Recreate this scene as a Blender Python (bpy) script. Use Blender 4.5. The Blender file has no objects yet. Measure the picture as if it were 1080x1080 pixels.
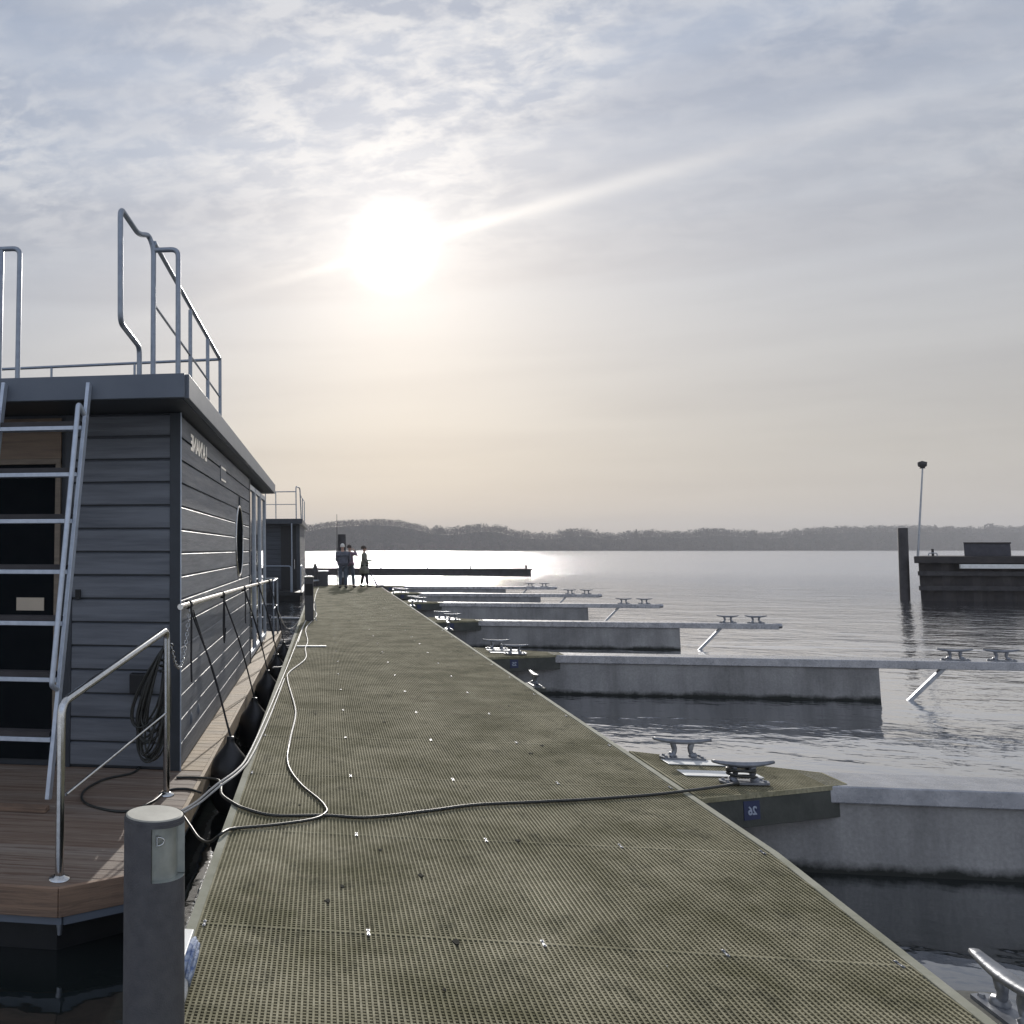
import bpy, bmesh, math, random
from mathutils import Vector, Matrix
random.seed(7)
R = math.radians
scene = bpy.context.scene
C = scene.collection

# ------------------------------------------------------------------ camera numbers (a cropped photograph: shifted lens)
FPX, CX, CY, YH, EYE = 945., 204., 490., 579., 1.55
PITCH = math.atan((YH - CY) / FPX)
YAW = R(-8.3313)          # optical axis turned left of the walkway direction (+Y)

def ray(px, py):
    x, y = (px - CX) / FPX, -(py - CY) / FPX
    fh = math.cos(PITCH) - y * math.sin(PITCH)
    up = math.sin(PITCH) + y * math.cos(PITCH)
    return Vector((x * math.cos(YAW) + fh * math.sin(YAW), -x * math.sin(YAW) + fh * math.cos(YAW), up))
def at(px, py, z=0.):
    r = ray(px, py); t = (z - EYE) / r.z; return Vector((r.x * t, r.y * t, z))
def atY(px, py, Y):
    r = ray(px, py); t = Y / r.y; return Vector((r.x * t, Y, EYE + r.z * t))
def atX(px, py, X):
    r = ray(px, py); t = X / r.x; return Vector((X, r.y * t, EYE + r.z * t))

WATER = -0.57
BD = -0.20      # houseboat deck level

# ------------------------------------------------------------------ materials
def nd(nt, t, **k):
    n = nt.nodes.new(t)
    for a, b in k.items(): setattr(n, a, b)
    return n
def ramp(nt, fac, stops):
    r = nd(nt, 'ShaderNodeValToRGB'); e = r.color_ramp.elements
    while len(e) < len(stops): e.new(0.5)
    for i, (p, c) in enumerate(stops):
        e[i].position = p; e[i].color = (c[0], c[1], c[2], 1) if not isinstance(c, (int, float)) else (c, c, c, 1)
    nt.links.new(fac, r.inputs[0]); return r.outputs[0]
def noise(nt, vec, scale, detail=4, rough=.55, sc=(1, 1, 1), dist=0):
    m = nd(nt, 'ShaderNodeMapping'); m.inputs['Scale'].default_value = sc
    nt.links.new(vec, m.inputs['Vector'])
    n = nd(nt, 'ShaderNodeTexNoise'); n.inputs['Scale'].default_value = scale
    n.inputs['Detail'].default_value = detail; n.inputs['Roughness'].default_value = rough
    n.inputs['Distortion'].default_value = dist
    nt.links.new(m.outputs[0], n.inputs['Vector']); return n.outputs['Fac']
def base(name, rough=.6, metal=0., ior=1.5):
    m = bpy.data.materials.new(name); m.use_nodes = True; nt = m.node_tree
    b = nt.nodes['Principled BSDF']
    b.inputs['Roughness'].default_value = rough; b.inputs['Metallic'].default_value = metal; b.inputs['IOR'].default_value = ior
    g = nd(nt, 'ShaderNodeNewGeometry')
    return m, nt, b, g.outputs['Position']
def mat(name, c1, c2=None, rough=.6, metal=0., scale=6., sc=(1, 1, 1), bump=0., bscale=40., rvar=0., ior=1.5, pos=(.35, .65)):
    m, nt, b, P = base(name, rough, metal, ior)
    if c2 is None: c2 = tuple(x * .8 for x in c1)
    f = noise(nt, P, scale, 5, .6, sc)
    nt.links.new(ramp(nt, f, [(pos[0], c1), (pos[1], c2)]), b.inputs['Base Color'])
    if rvar:
        nt.links.new(ramp(nt, noise(nt, P, scale * 2.3, 4, .6, sc), [(.3, rough - rvar), (.7, rough + rvar)]), b.inputs['Roughness'])
    if bump:
        bp = nd(nt, 'ShaderNodeBump'); bp.inputs['Strength'].default_value = bump; bp.inputs['Distance'].default_value = .01
        nt.links.new(noise(nt, P, bscale, 5, .6, sc), bp.inputs['Height']); nt.links.new(bp.outputs[0], b.inputs['Normal'])
    return m
def mul(nt, a, b):
    n = nd(nt, 'ShaderNodeMix', data_type='RGBA', blend_type='MULTIPLY'); n.inputs[0].default_value = 1
    nt.links.new(a, n.inputs[6]); nt.links.new(b, n.inputs[7]); return n.outputs[2]
def mixc(nt, f, a, b):
    n = nd(nt, 'ShaderNodeMix', data_type='RGBA'); nt.links.new(f, n.inputs[0])
    for s, v in ((6, a), (7, b)):
        if isinstance(v, tuple): n.inputs[s].default_value = (*v, 1)
        else: nt.links.new(v, n.inputs[s])
    return n.outputs[2]

M = {}
# grating: pale resin, green growth and dark dirt in patches
m, nt, b, P = base('grating_resin', .95)
c = mixc(nt, ramp(nt, noise(nt, P, 1.7, 8, .72), [(.36, 0.), (.62, 1.)]), (.425, .388, .268), (.205, .19, .112))
b.inputs['Specular IOR Level'].default_value = .12
c = mixc(nt, ramp(nt, noise(nt, P, 5.1, 7, .75, (1, .7, 1)), [(.54, 0.), (.72, 1.)]), c, (.11, .105, .065))
c = mul(nt, c, ramp(nt, noise(nt, P, 55, 3, .6), [(.3, .72), (.7, 1.1)]))
nt.links.new(c, b.inputs['Base Color'])
M['grating'] = m
M['edge'] = mat('edge_resin', (.33, .325, .255), (.20, .20, .14), .9, scale=3, bump=.2)
# concrete of the fingers: stains and a wet weed line at the waterline
m, nt, b, P = base('float_concrete', .85)
sx = nd(nt, 'ShaderNodeSeparateXYZ'); nt.links.new(P, sx.inputs[0])
c = mixc(nt, ramp(nt, noise(nt, P, 1.4, 7, .65), [(.3, 0.), (.7, 1.)]), (.37, .36, .345), (.225, .22, .215))
c = mul(nt, c, ramp(nt, noise(nt, P, 2.6, 5, .7, (1, 1, .12)), [(.35, .68), (.6, 1.)]))
c = mul(nt, c, ramp(nt, noise(nt, P, 40, 3, .6), [(.3, .85), (.7, 1.08)]))
ad = nd(nt, 'ShaderNodeMath', operation='MULTIPLY_ADD'); ad.inputs[1].default_value = .16
nt.links.new(noise(nt, P, 3.5, 5, .7), ad.inputs[0]); nt.links.new(sx.outputs[2], ad.inputs[2])
mr = nd(nt, 'ShaderNodeMapRange'); mr.inputs[1].default_value = -.47; mr.inputs[2].default_value = -.41
nt.links.new(ad.outputs[0], mr.inputs[0])
c = mixc(nt, mr.outputs[0], (.018, .02, .016), c)
nt.links.new(c, b.inputs['Base Color'])
bp = nd(nt, 'ShaderNodeBump'); bp.inputs['Strength'].default_value = .35; bp.inputs['Distance'].default_value = .01
nt.links.new(noise(nt, P, 30, 6, .7), bp.inputs['Height']); nt.links.new(bp.outputs[0], b.inputs['Normal'])
M['concrete'] = m
M['galv'] = mat('galvanised_steel', (.42, .44, .47), (.30, .32, .35), .42, .85, scale=12, rvar=.1, bump=.08)
M['galvtop'] = mat('weathered_beam_steel', (.42, .42, .435), (.27, .275, .29), .28, .35, scale=5, rvar=.12, bump=.15)
M['tube'] = mat('painted_rail_tube', (.30, .34, .39), (.24, .27, .32), .38, .55, scale=20)
M['chrome'] = mat('polished_stainless', (.62, .63, .63), (.50, .51, .51), .16, 1., scale=30)
M['alu'] = mat('ladder_aluminium', (.52, .57, .64), (.42, .47, .54), .42, .55, scale=18)
M['cleat'] = mat('cleat_casting', (.27, .28, .30), (.16, .17, .19), .42, .55, scale=14, bump=.15)
M['clad'] = mat('slate_painted_board', (.158, .172, .194), (.096, .106, .124), .55, scale=2.5, sc=(.5, .35, 7), bump=.3, bscale=14, rvar=.08)
M['cladside'] = M['clad']
M['clad2'] = mat('dark_painted_board', (.055, .062, .075), (.035, .04, .05), .7, scale=2.5, sc=(.5, .35, 7))
M['trim'] = mat('dark_corner_trim', (.035, .042, .052), (.026, .032, .04), .5)
M['fascia'] = mat('grey_roof_fascia', (.125, .145, .175), (.10, .12, .15), .5, scale=2, bump=.1)
M['black'] = mat('black_hull', (.010, .011, .012), (.006, .007, .008), .6)
M['rubber'] = mat('black_fender_rubber', (.014, .014, .015), (.022, .022, .023), .42, scale=8, bump=.1)
M['blackrope'] = mat('black_rope', (.016, .016, .018), (.03, .03, .032), .8, scale=90)
M['cable'] = mat('black_cable', (.018, .02, .018), (.03, .032, .028), .42, scale=20)
M['whiterope'] = mat('pale_rope', (.62, .60, .55), (.48, .46, .42), .6, scale=110, bump=.5, bscale=160)
M['bluerope'] = mat('blue_white_rope', (.50, .55, .62), (.12, .17, .33), .8, scale=60, bump=.5, bscale=160)
M['white'] = mat('white_plastic', (.78, .78, .75), (.66, .66, .62), .5, scale=9)
M['cream'] = mat('lamp_cap', (.40, .39, .33), (.30, .29, .245), .6, scale=12, bump=.05)
M['bollard'] = mat('anthracite_powder_coat', (.085, .085, .09), (.062, .062, .068), .62, scale=30, bump=.25, bscale=220)
M['recess'] = mat('lamp_window', (.46, .48, .44), (.30, .32, .30), .28, .55, scale=14)
M['signblue'] = mat('navy_plate', (.018, .028, .085), (.014, .022, .07), .45, scale=10)
M['signwhite'] = mat('pale_lettering', (.36, .40, .48), (.30, .34, .42), .6, scale=10)
M['letters'] = mat('polished_lettering', (.92, .92, .90), (.86, .86, .84), .32, .9, scale=10)
M['platform'] = M['grating']
M['platside'] = mat('platform_side', (.075, .078, .066), (.045, .048, .04), .75, scale=5, bump=.25)
M['under'] = mat('dark_underframe', (.03, .03, .024), (.02, .02, .016), .9)
M['wallglass'] = mat('window_glass', (.012, .014, .016), (.014, .016, .018), .03, 0, ior=1.7)
M['portglass'] = mat('porthole_glass', (.008, .010, .012), (.010, .012, .014), .5)
M['portglass'].node_tree.nodes['Principled BSDF'].inputs['Specular IOR Level'].default_value = 0.
M['pile'] = mat('dark_steel_pile', (.05, .046, .048), (.025, .023, .024), .7, scale=3, bump=.3, bscale=12)
M['rust'] = mat('dark_sheet_piling', (.05, .043, .04), (.028, .025, .026), .8, scale=2, bump=.4, bscale=6)
M['hut'] = mat('dark_hut', (.06, .058, .07), (.04, .04, .05), .7, scale=4)
# woods
def wood(name, a, b_, d, sc):
    m, nt, b, P = base(name, .75)
    # one tone per plank
    sp = nd(nt, 'ShaderNodeSeparateXYZ'); nt.links.new(P, sp.inputs[0])
    fl = nd(nt, 'ShaderNodeMath', operation='MULTIPLY'); fl.inputs[1].default_value = 1 / .14; nt.links.new(sp.outputs[1], fl.inputs[0])
    ff = nd(nt, 'ShaderNodeMath', operation='FLOOR'); nt.links.new(fl.outputs[0], ff.inputs[0])
    wn = nd(nt, 'ShaderNodeTexWhiteNoise', noise_dimensions='1D'); nt.links.new(ff.outputs[0], wn.inputs['W'])
    c = mixc(nt, wn.outputs['Value'], a, b_)
    g = noise(nt, P, 3.2, 8, .7, sc, .6)
    c = mixc(nt, ramp(nt, g, [(.42, 0.), (.68, 1.)]), c, d)
    nt.links.new(c, b.inputs['Base Color'])
    bp = nd(nt, 'ShaderNodeBump'); bp.inputs['Strength'].default_value = .35; bp.inputs['Distance'].default_value = .01
    nt.links.new(noise(nt, P, 9, 8, .7, sc), bp.inputs['Height']); nt.links.new(bp.outputs[0], b.inputs['Normal'])
    return m
M['deckwood'] = wood('deck_planks', (.20, .145, .105), (.27, .23, .19), (.11, .06, .038), (.5, 12, 12))
M['sidewood'] = wood('side_planks', (.50, .38, .24), (.38, .31, .22), (.27, .19, .12), (2, 10, 10))
M['edgewood'] = wood('deck_edge_board', (.27, .175, .115), (.22, .145, .10), (.10, .07, .052), (.6, .6, 14))
M['frame'] = mat('oak_door_frame', (.22, .18, .135), (.15, .12, .09), .6, scale=3, sc=(1, 1, 8), bump=.2)
M['panel'] = mat('knotty_pine_panel', (.20, .145, .10), (.13, .09, .062), .6, scale=4, sc=(.6, 1, 7), bump=.2)
M['card'] = mat('pale_notice', (.48, .42, .33), (.44, .38, .30), .7)

# ------------------------------------------------------------------ mesh building
class MB:
    def __init__(s): s.v = []; s.f = []; s.sm = []
    def add(s, vs, fs, smooth=False):
        n = len(s.v); s.v += [tuple(p) for p in vs]
        for f in fs: s.f.append([i + n for i in f]); s.sm.append(smooth)
        return s
    def box(s, x0, x1, y0, y1, z0, z1):
        s.add([(x, y, z) for z in (z0, z1) for y in (y0, y1) for x in (x0, x1)],
              [(0, 2, 3, 1), (4, 5, 7, 6), (0, 1, 5, 4), (2, 6, 7, 3), (0, 4, 6, 2), (1, 3, 7, 5)]); return s
    def bar(s, a, b, w, h, up=(0, 0, 1)):
        a, b = Vector(a), Vector(b); d = (b - a).normalized(); u = Vector(up)
        sd = d.cross(u)
        if sd.length < 1e-4: sd = d.cross(Vector((1, 0, 0)))
        sd.normalize(); u = sd.cross(d).normalized()
        P = []
        for p in (a, b):
            for i, j in ((-1, -1), (1, -1), (1, 1), (-1, 1)): P.append(p + sd * i * w / 2 + u * j * h / 2)
        s.add(P, [(0, 1, 2, 3), (7, 6, 5, 4), (0, 4, 5, 1), (1, 5, 6, 2), (2, 6, 7, 3), (3, 7, 4, 0)]); return s
    def prism(s, poly, z0, z1):
        n = len(poly)
        s.add([(x, y, z0) for x, y in poly] + [(x, y, z1) for x, y in poly],
              [tuple(range(n - 1, -1, -1)), tuple(range(n, 2 * n))] + [(i, (i + 1) % n, n + (i + 1) % n, n + i) for i in range(n)]); return s
    def tube(s, pts, r, n=10, closed=False, caps=True):
        pts = [Vector(p) for p in pts]; L = len(pts); rr = r if isinstance(r, (list, tuple)) else [r] * L
        prev = None; rings = []
        for i, p in enumerate(pts):
            if closed: t = pts[(i + 1) % L] - pts[i - 1]
            else: t = pts[min(i + 1, L - 1)] - pts[max(i - 1, 0)]
            t = t.normalized() if t.length > 1e-9 else Vector((0, 0, 1))
            if prev is None:
                a = Vector((0, 0, 1)) if abs(t.z) < .9 else Vector((1, 0, 0)); u = t.cross(a).normalized()
            else:
                u = (prev - t * prev.dot(t))
                u = u.normalized() if u.length > 1e-6 else t.orthogonal().normalized()
            prev = u; w = t.cross(u)
            rings.append([p + (u * math.cos(2 * math.pi * k / n) + w * math.sin(2 * math.pi * k / n)) * rr[i] for k in range(n)])
        vs = [q for g in rings for q in g]; fs = []
        for i in range(L if closed else L - 1):
            a, b = i * n, ((i + 1) % L) * n
            for k in range(n): fs.append((a + k, a + (k + 1) % n, b + (k + 1) % n, b + k))
        s.add(vs, fs, True)
        if caps and not closed:
            s.add(rings[0], [tuple(range(n - 1, -1, -1))]); s.add(rings[-1], [tuple(range(n))])
        return s
    def lathe(s, prof, c=(0, 0, 0), n=32, smooth=True, axis='z'):
        c = Vector(c); vs = []
        for r, z in prof:
            for k in range(n):
                a = 2 * math.pi * k / n
                q = (r * math.cos(a), r * math.sin(a), z)
                if axis == 'x': q = (z, q[0], q[1])
                if axis == 'y': q = (q[0], z, q[1])
                vs.append(c + Vector(q))
        fs = [(i * n + k, i * n + (k + 1) % n, (i + 1) * n + (k + 1) % n, (i + 1) * n + k) for i in range(len(prof) - 1) for k in range(n)]
        s.add(vs, fs, smooth); return s
    def xf(s, mtx): s.v = [tuple(mtx @ Vector(p)) for p in s.v]; return s
    def build(s, name, material, parent=None, bevel=0., org=None):
        if parent is not None: o0 = world_loc(parent)
        else: o0 = Vector(org) if org is not None else Vector((0, 0, 0))
        me = bpy.data.meshes.new(name)
        me.from_pydata([tuple(Vector(p) - o0) for p in s.v], [], s.f)
        me.polygons.foreach_set('use_smooth', s.sm); me.update()
        if not name.startswith('far_'):
            bm = bmesh.new(); bm.from_mesh(me); bmesh.ops.recalc_face_normals(bm, faces=bm.faces); bm.to_mesh(me); bm.free()
        me.materials.append(material)
        o = bpy.data.objects.new(name, me); C.objects.link(o)
        if parent is not None: o.parent = parent
        else: o.location = o0
        if bevel:
            bv = o.modifiers.new('bevel', 'BEVEL'); bv.width = bevel; bv.segments = 2; bv.limit_method = 'ANGLE'; bv.angle_limit = R(50)
        return o
def world_loc(o):
    v = Vector((0, 0, 0))
    while o is not None: v += Vector(o.location); o = o.parent
    return v
def tag(o, label=None, cat=None, group=None, kind=None):
    if label: o['label'] = label
    if cat: o['category'] = cat
    if group: o['group'] = group
    if kind: o['kind'] = kind
    return o
def empty(name, loc, label, cat, group=None):
    o = bpy.data.objects.new(name, None); C.objects.link(o); o.location = loc; o.empty_display_size = .2
    return tag(o, label, cat, group)
def copy_tree(o, parent=None, offset=None):
    c = o.copy(); C.objects.link(c)
    if parent is not None: c.parent = parent
    if offset is not None: c.location = Vector(o.location) + Vector(offset)
    for ch in list(o.children): copy_tree(ch, c)
    return c
def cat(pts, k=8, closed=False):
    pts = [Vector(p) for p in pts]; n = len(pts); out = []
    g = (lambda i: pts[i % n]) if closed else (lambda i: pts[max(0, min(n - 1, i))])
    for i in range(n if closed else n - 1):
        p0, p1, p2, p3 = g(i - 1), g(i), g(i + 1), g(i + 2)
        for j in range(k):
            t = j / k
            out.append(.5 * ((2 * p1) + (p2 - p0) * t + (2 * p0 - 5 * p1 + 4 * p2 - p3) * t * t + (3 * p1 - p0 - 3 * p2 + p3) * t ** 3))
    if not closed: out.append(pts[-1])
    return out
def round_path(pts, r=.06, k=5):
    pts = [Vector(p) for p in pts]; out = [pts[0]]
    for i in range(1, len(pts) - 1):
        a, p, b = pts[i - 1], pts[i], pts[i + 1]
        rr = min(r, (a - p).length * .45, (b - p).length * .45)
        s, e = p + (a - p).normalized() * rr, p + (b - p).normalized() * rr
        for j in range(k + 1):
            t = j / k; out.append(s * (1 - t) ** 2 + p * 2 * t * (1 - t) + e * t * t)
    out.append(pts[-1]); return out
def text_mesh(body, size):
    cu = bpy.data.curves.new('t', 'FONT'); cu.body = body; cu.size = size; cu.extrude = .002; cu.offset = .004 * size / .15
    o = bpy.data.objects.new('t', cu); C.objects.link(o)
    me = bpy.data.meshes.new_from_object(o.evaluated_get(bpy.context.evaluated_depsgraph_get()))
    vs = [Vector(v.co) for v in me.vertices]; fs = [tuple(p.vertices) for p in me.polygons]
    bpy.data.objects.remove(o); bpy.data.meshes.remove(me); bpy.data.curves.remove(cu)
    return vs, fs
def letters(name, body, size, org, u, nrm, material, parent, center=False, width=None):
    vs, fs = text_mesh(body, size)
    x0, x1 = min(v.x for v in vs), max(v.x for v in vs); s = (width / (x1 - x0)) if width else 1.
    off = -(x0 + x1) / 2 if center else -x0
    u, nrm, org = Vector(u), Vector(nrm), Vector(org)
    mb = MB(); mb.add([org + u * (v.x + off) * s + Vector((0, 0, v.y)) + nrm * v.z for v in vs], fs)
    return mb.build(name, material, parent)

# ------------------------------------------------------------------ WALKWAY
DX0, DX1, DY0, DY1 = -.575, 2.265, .3, 39.7
def edge_x(y): return DX1 - max(0., 5.14 - y) * .070      # the nearest module sits slightly askew
dock = empty('floating_walkway', (0.85, 20, 0), 'long straight floating walkway of olive green resin grating', 'walkway')
g = MB(); p = .020; w = .0074; hgt = .036
seams = [3.86 + 1.27 * k for k in range(-3, 29)]
x = DX0 + .035
while x < DX1 - .03:
    ys = DY0 if x < edge_x(DY0) - .03 else 5.14 - (DX1 - .03 - x) / .070
    g.box(x - w / 2, x + w / 2, ys, DY1, -hgt, 0); x += p
y = DY0 + p
while y < DY1 - .01:
    g.box(DX0 + .03, edge_x(y) - .03, y - w / 2, y + w / 2, -hgt, -.0050); y += p
for s in seams:
    if DY0 + .1 < s < DY1 - .1: g.box(DX0 + .03, edge_x(s) - .03, s - .0048, s + .0048, -hgt, -.0008)
g.build('grating', M['grating'], dock)
MB().box(DX0 - .012, DX0 + .031, DY0, DY1, -.055, .003).build('edge_rail', M['edge'], dock, .003)
xe0 = edge_x(DY0)
MB().prism([(xe0 - .031, DY0), (xe0 + .012, DY0), (DX1 + .012, 5.14), (DX1 + .012, DY1), (DX1 - .031, DY1), (DX1 - .031, 5.14)], -.055, .003).build('edge_rail', M['edge'], dock, .003)
j = MB()
for s in seams:
    if DY0 + .3 < s < DY1 - .1: j.box(DX0 + .02, edge_x(s) - .04, s - .05, s + .05, -.16, -hgt - .002)
for xx in (-.54, .145, .83, 1.51, 2.22): j.box(xx - .03, xx + .03, DY0 if xx < 2 else 4.9, DY1, -.155, -hgt - .003)
j.build('joists', M['under'], dock)
MB().prism([(DX0, DY0), (xe0, DY0), (DX1, 5.14), (DX1, DY1), (DX0, DY1)], -.40, -.165).build('side_beams', M['under'], dock)
MB().box(DX0 + .06, DX1 - .45, DY0, DY1, -1.2, -.402).build('concrete_float', M['concrete'], dock)
# steel clips in pairs along the panel seams
cm = MB()
cm.box(-.004, .004, -.03, .03, -.0005, .0012)
for dy in (-.020, .020):
    cm.box(-.0065, .0065, dy - .008, dy + .008, 0, .003)
    cm.lathe([(.0005, .0052), (.0038, .005), (.005, .003)], (0, dy, 0), 8)
cols = (-.525, .146, .835, 1.505, 2.2)
rowsy = [s for s in seams if s > .5]
clip0 = None; cnt = 0; far = MB()
for s in rowsy:
    if s > DY1 - .1: continue
    for cx_ in cols:
        loc = Vector(((cx_ if cx_ < 2 else edge_x(s) - .065) + random.uniform(-.008, .008), s + random.uniform(-.01, .01), .0015))
        if cnt < 100:
            if clip0 is None:
                tmp = MB(); tmp.v = [tuple(Vector(v) + loc) for v in cm.v]; tmp.f = cm.f; tmp.sm = cm.sm
                clip0 = MB(); clip0.v = cm.v; clip0.f = cm.f; clip0.sm = cm.sm
                clip0 = clip0.build('panel_clip', M['cleat'], None); clip0.parent = dock
            o = clip0 if cnt == 0 else clip0.copy()
            if cnt: C.objects.link(o)
            o.parent = dock; o.location = loc - Vector(dock.location)
        else:
            far.add([Vector(v) + loc for v in cm.v], cm.f)
        cnt += 1
fo = far.build('panel_clips', M['cleat'], dock); fo['kind'] = 'stuff'

dr_ = random.Random(21); lm = MB(); lw = MB()
for k in range(40):
    yy = 2.6 + 20 * dr_.random() ** 1.6; xx = dr_.uniform(-.45, min(2.0, edge_x(yy) - .1)); n_ = dr_.randint(6, 9); a0_ = dr_.uniform(0, 6)
    rr0 = dr_.uniform(.007, .019); tgt = lw if k % 8 == 0 else lm
    if k % 8 == 0: rr0 *= .22
    ring = [(xx + rr0 * dr_.uniform(.5, 1.2) * math.cos(a0_ + 6.283 * q_ / n_), yy + rr0 * 1.4 * dr_.uniform(.5, 1.2) * math.sin(a0_ + 6.283 * q_ / n_)) for q_ in range(n_)]
    tgt.prism(ring, .0006, .0035)
M['under'].node_tree.nodes['Principled BSDF'].inputs['Specular IOR Level'].default_value = .05
tag(lm.build('leaf_litter', M['under'], org=(1, 5, 0)), 'small dark bits of leaf and weed scattered over the walkway grating', 'litter', kind='stuff')
tag(lw.build('bird_droppings', M['white'], org=(1, 5, 0)), 'small pale bird droppings scattered over the walkway grating', 'droppings', kind='stuff')

# ---- cleat mesh (horn along local X)
def cleat_mb(L=.37, H=.108):
    m = MB()
    m.prism([(-.13, -.05), (.13, -.05), (.15, 0), (.13, .05), (-.13, .05), (-.15, 0)], 0, .014)
    for sx_ in (-1, 1):
        m.tube(cat([(sx_ * .075, 0, .012), (sx_ * .06, 0, .03), (sx_ * .05, 0, H * .55), (sx_ * .062, 0, H)], 5), [.027] * 6 + [.015] * 5 + [.018] * 5, 12)
        m.lathe([(.0005, .024), (.009, .024), (.011, .014)], (sx_ * .115, .025, 0), 6, False)
        m.lathe([(.0005, .024), (.009, .024), (.011, .014)], (sx_ * .115, -.025, 0), 6, False)
    n = 13; P = []
    for i in range(n):
        t = -1 + 2 * i / (n - 1)
        zc = H + .018 * t * t + .006; wy = .034 * (1 - .45 * abs(t) ** 1.5); hz = .016 * (1 - .45 * t * t)
        P.append([(t * L / 2, a * wy, zc + b * hz) for a, b in ((-1, -.3), (-.5, -1), (.5, -1), (1, -.3), (.8, .8), (0, 1), (-.8, .8))])
    k = 7; vs = [q for r_ in P for q in r_]
    fs = [(i * k + q, i * k + (q + 1) % k, (i + 1) * k + (q + 1) % k, (i + 1) * k + q) for i in range(n - 1) for q in range(k)]
    fs += [tuple(range(k - 1, -1, -1)), tuple((n - 1) * k + q for q in range(k))]
    m.add(vs, fs, True)
    return m
cleat_me = None
def add_cleat(parent, loc, rz=0, s=1.):
    global cleat_me
    if cleat_me is None:
        o = cleat_mb().build('mooring_cleat', M['cleat']); cleat_me = o.data
    else:
        o = bpy.data.objects.new('mooring_cleat', cleat_me); C.objects.link(o)
    o.parent = parent; o.location = Vector(loc) - world_loc(parent); o.rotation_euler = (0, 0, rz); o.scale = (s, s, s)
    return o
for yy in (3.50, 10.93, 18.25, 25.6, 32.6):
    xe = edge_x(yy); MB().box(xe + .025, xe + .17, yy - .20, yy + .20, -.05, -.008).build('cleat_bracket', M['platside'], dock, .004)
    add_cleat(dock, (xe + .095, yy, -.008), math.pi / 2 - (.07 if yy < 5 else 0), 1.05)

# ------------------------------------------------------------------ FINGERS
FINGERS = [6.62, 14.0, 20.4, 27.1, 32.8, 38.9]
places = ['nearest mooring finger, its corner platform with plate 26 and a black cable on its cleat',
          'second nearest concrete mooring finger, reaching furthest right with its two end cleats',
          'third mooring finger from the camera, its beam end and strut standing clear over pale water',
          'fourth mooring finger from the camera, between the third and the short looking fifth',
          'fifth mooring finger from the camera, thin and far with two tiny end cleats',
          'farthest mooring finger beside the two people at the walkway end']
def make_finger(Y, label):
    t = empty('mooring_finger', (DX1 + .035, Y, 0), label, 'pontoon finger', 'concrete mooring fingers along the right of the walkway')
    X0 = DX1 + .035
    poly = [(X0, Y - .46), (X0 + .05, Y - .43), (X0 + 1.10, Y + .06), (X0 + 1.10, Y + .36), (X0, Y + .88)]
    pl = MB().prism(poly, -.21, -.032); plo = pl.build('platform_frame', M['platside'], t, .004)
    # grating of the platform: bars clipped to the outline
    gm = MB()
    def ylo(x): return Y - .46 + (x - X0) * .47
    def yhi(x): return Y + .88 - (x - X0) * .47
    x = X0 + .008
    while x < X0 + 1.09:
        gm.box(x - .0034, x + .0034, ylo(x) + .01, yhi(x) - .01, -.03, 0); x += .02
    y = Y - .45
    while y < Y + .87:
        xe = min(X0 + 1.09, X0 + (y - (Y - .46)) / .47 if y < Y + .05 else 9, X0 + (Y + .88 - y) / .47)
        if xe > X0 + .02: gm.box(X0, xe, y - .0034, y + .0034, -.03, -.005)
        y += .02
    for a, b in zip(poly, poly[1:] + poly[:1]):
        gm.bar((a[0], a[1], -.016), (b[0], b[1], -.016), .010, .030)
    gm.build('grating', M['grating'], t)
    for (xa, ya, xb) in ((.12, .17, .62), (.13, .50, .60)):
        q = MB(); q.add([(X0 + xa, Y + ya - .06, .003), (X0 + xb, Y + ya - .06, .003), (X0 + xb, Y + ya + .10, .003), (X0 + xa, Y + ya + .10, .003)] +
                        [(X0 + xa, Y + ya - .06, .009), (X0 + xb, Y + ya - .06, .009), (X0 + xb, Y + ya + .10, .009), (X0 + xa, Y + ya + .10, .009)],
                        [(3, 2, 1, 0), (4, 5, 6, 7), (0, 1, 5, 4), (1, 2, 6, 5), (2, 3, 7, 6), (3, 0, 4, 7)])
        q.build('cover_plate', M['white'], t, .002)
    add_cleat(t, (X0 + .29, Y + .62, .009), 0, 1.08)
    add_cleat(t, (X0 + .42, Y - .06, .009), .08, 1.05)
    # number plate on the near face
    d = Vector((1.05, .49, 0)).normalized(); nrm = Vector((d.y, -d.x, 0)); c0 = Vector((X0 + .36, Y - .28, -.105)) + nrm * .006
    c0.y += .0
    f = MB(); hw, hh = .065, .058
    f.add([c0 + d * a * hw + Vector((0, 0, b * hh)) + nrm * c for c in (-.003, .003) for a, b in ((-1, -1), (1, -1), (1, 1), (-1, 1))],
          [(3, 2, 1, 0), (4, 5, 6, 7), (0, 1, 5, 4), (1, 2, 6, 5), (2, 3, 7, 6), (3, 0, 4, 7)])
    plate = f.build('number_plate', M['signblue'], t)
    return t, plate, c0, d, nrm, X0
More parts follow.
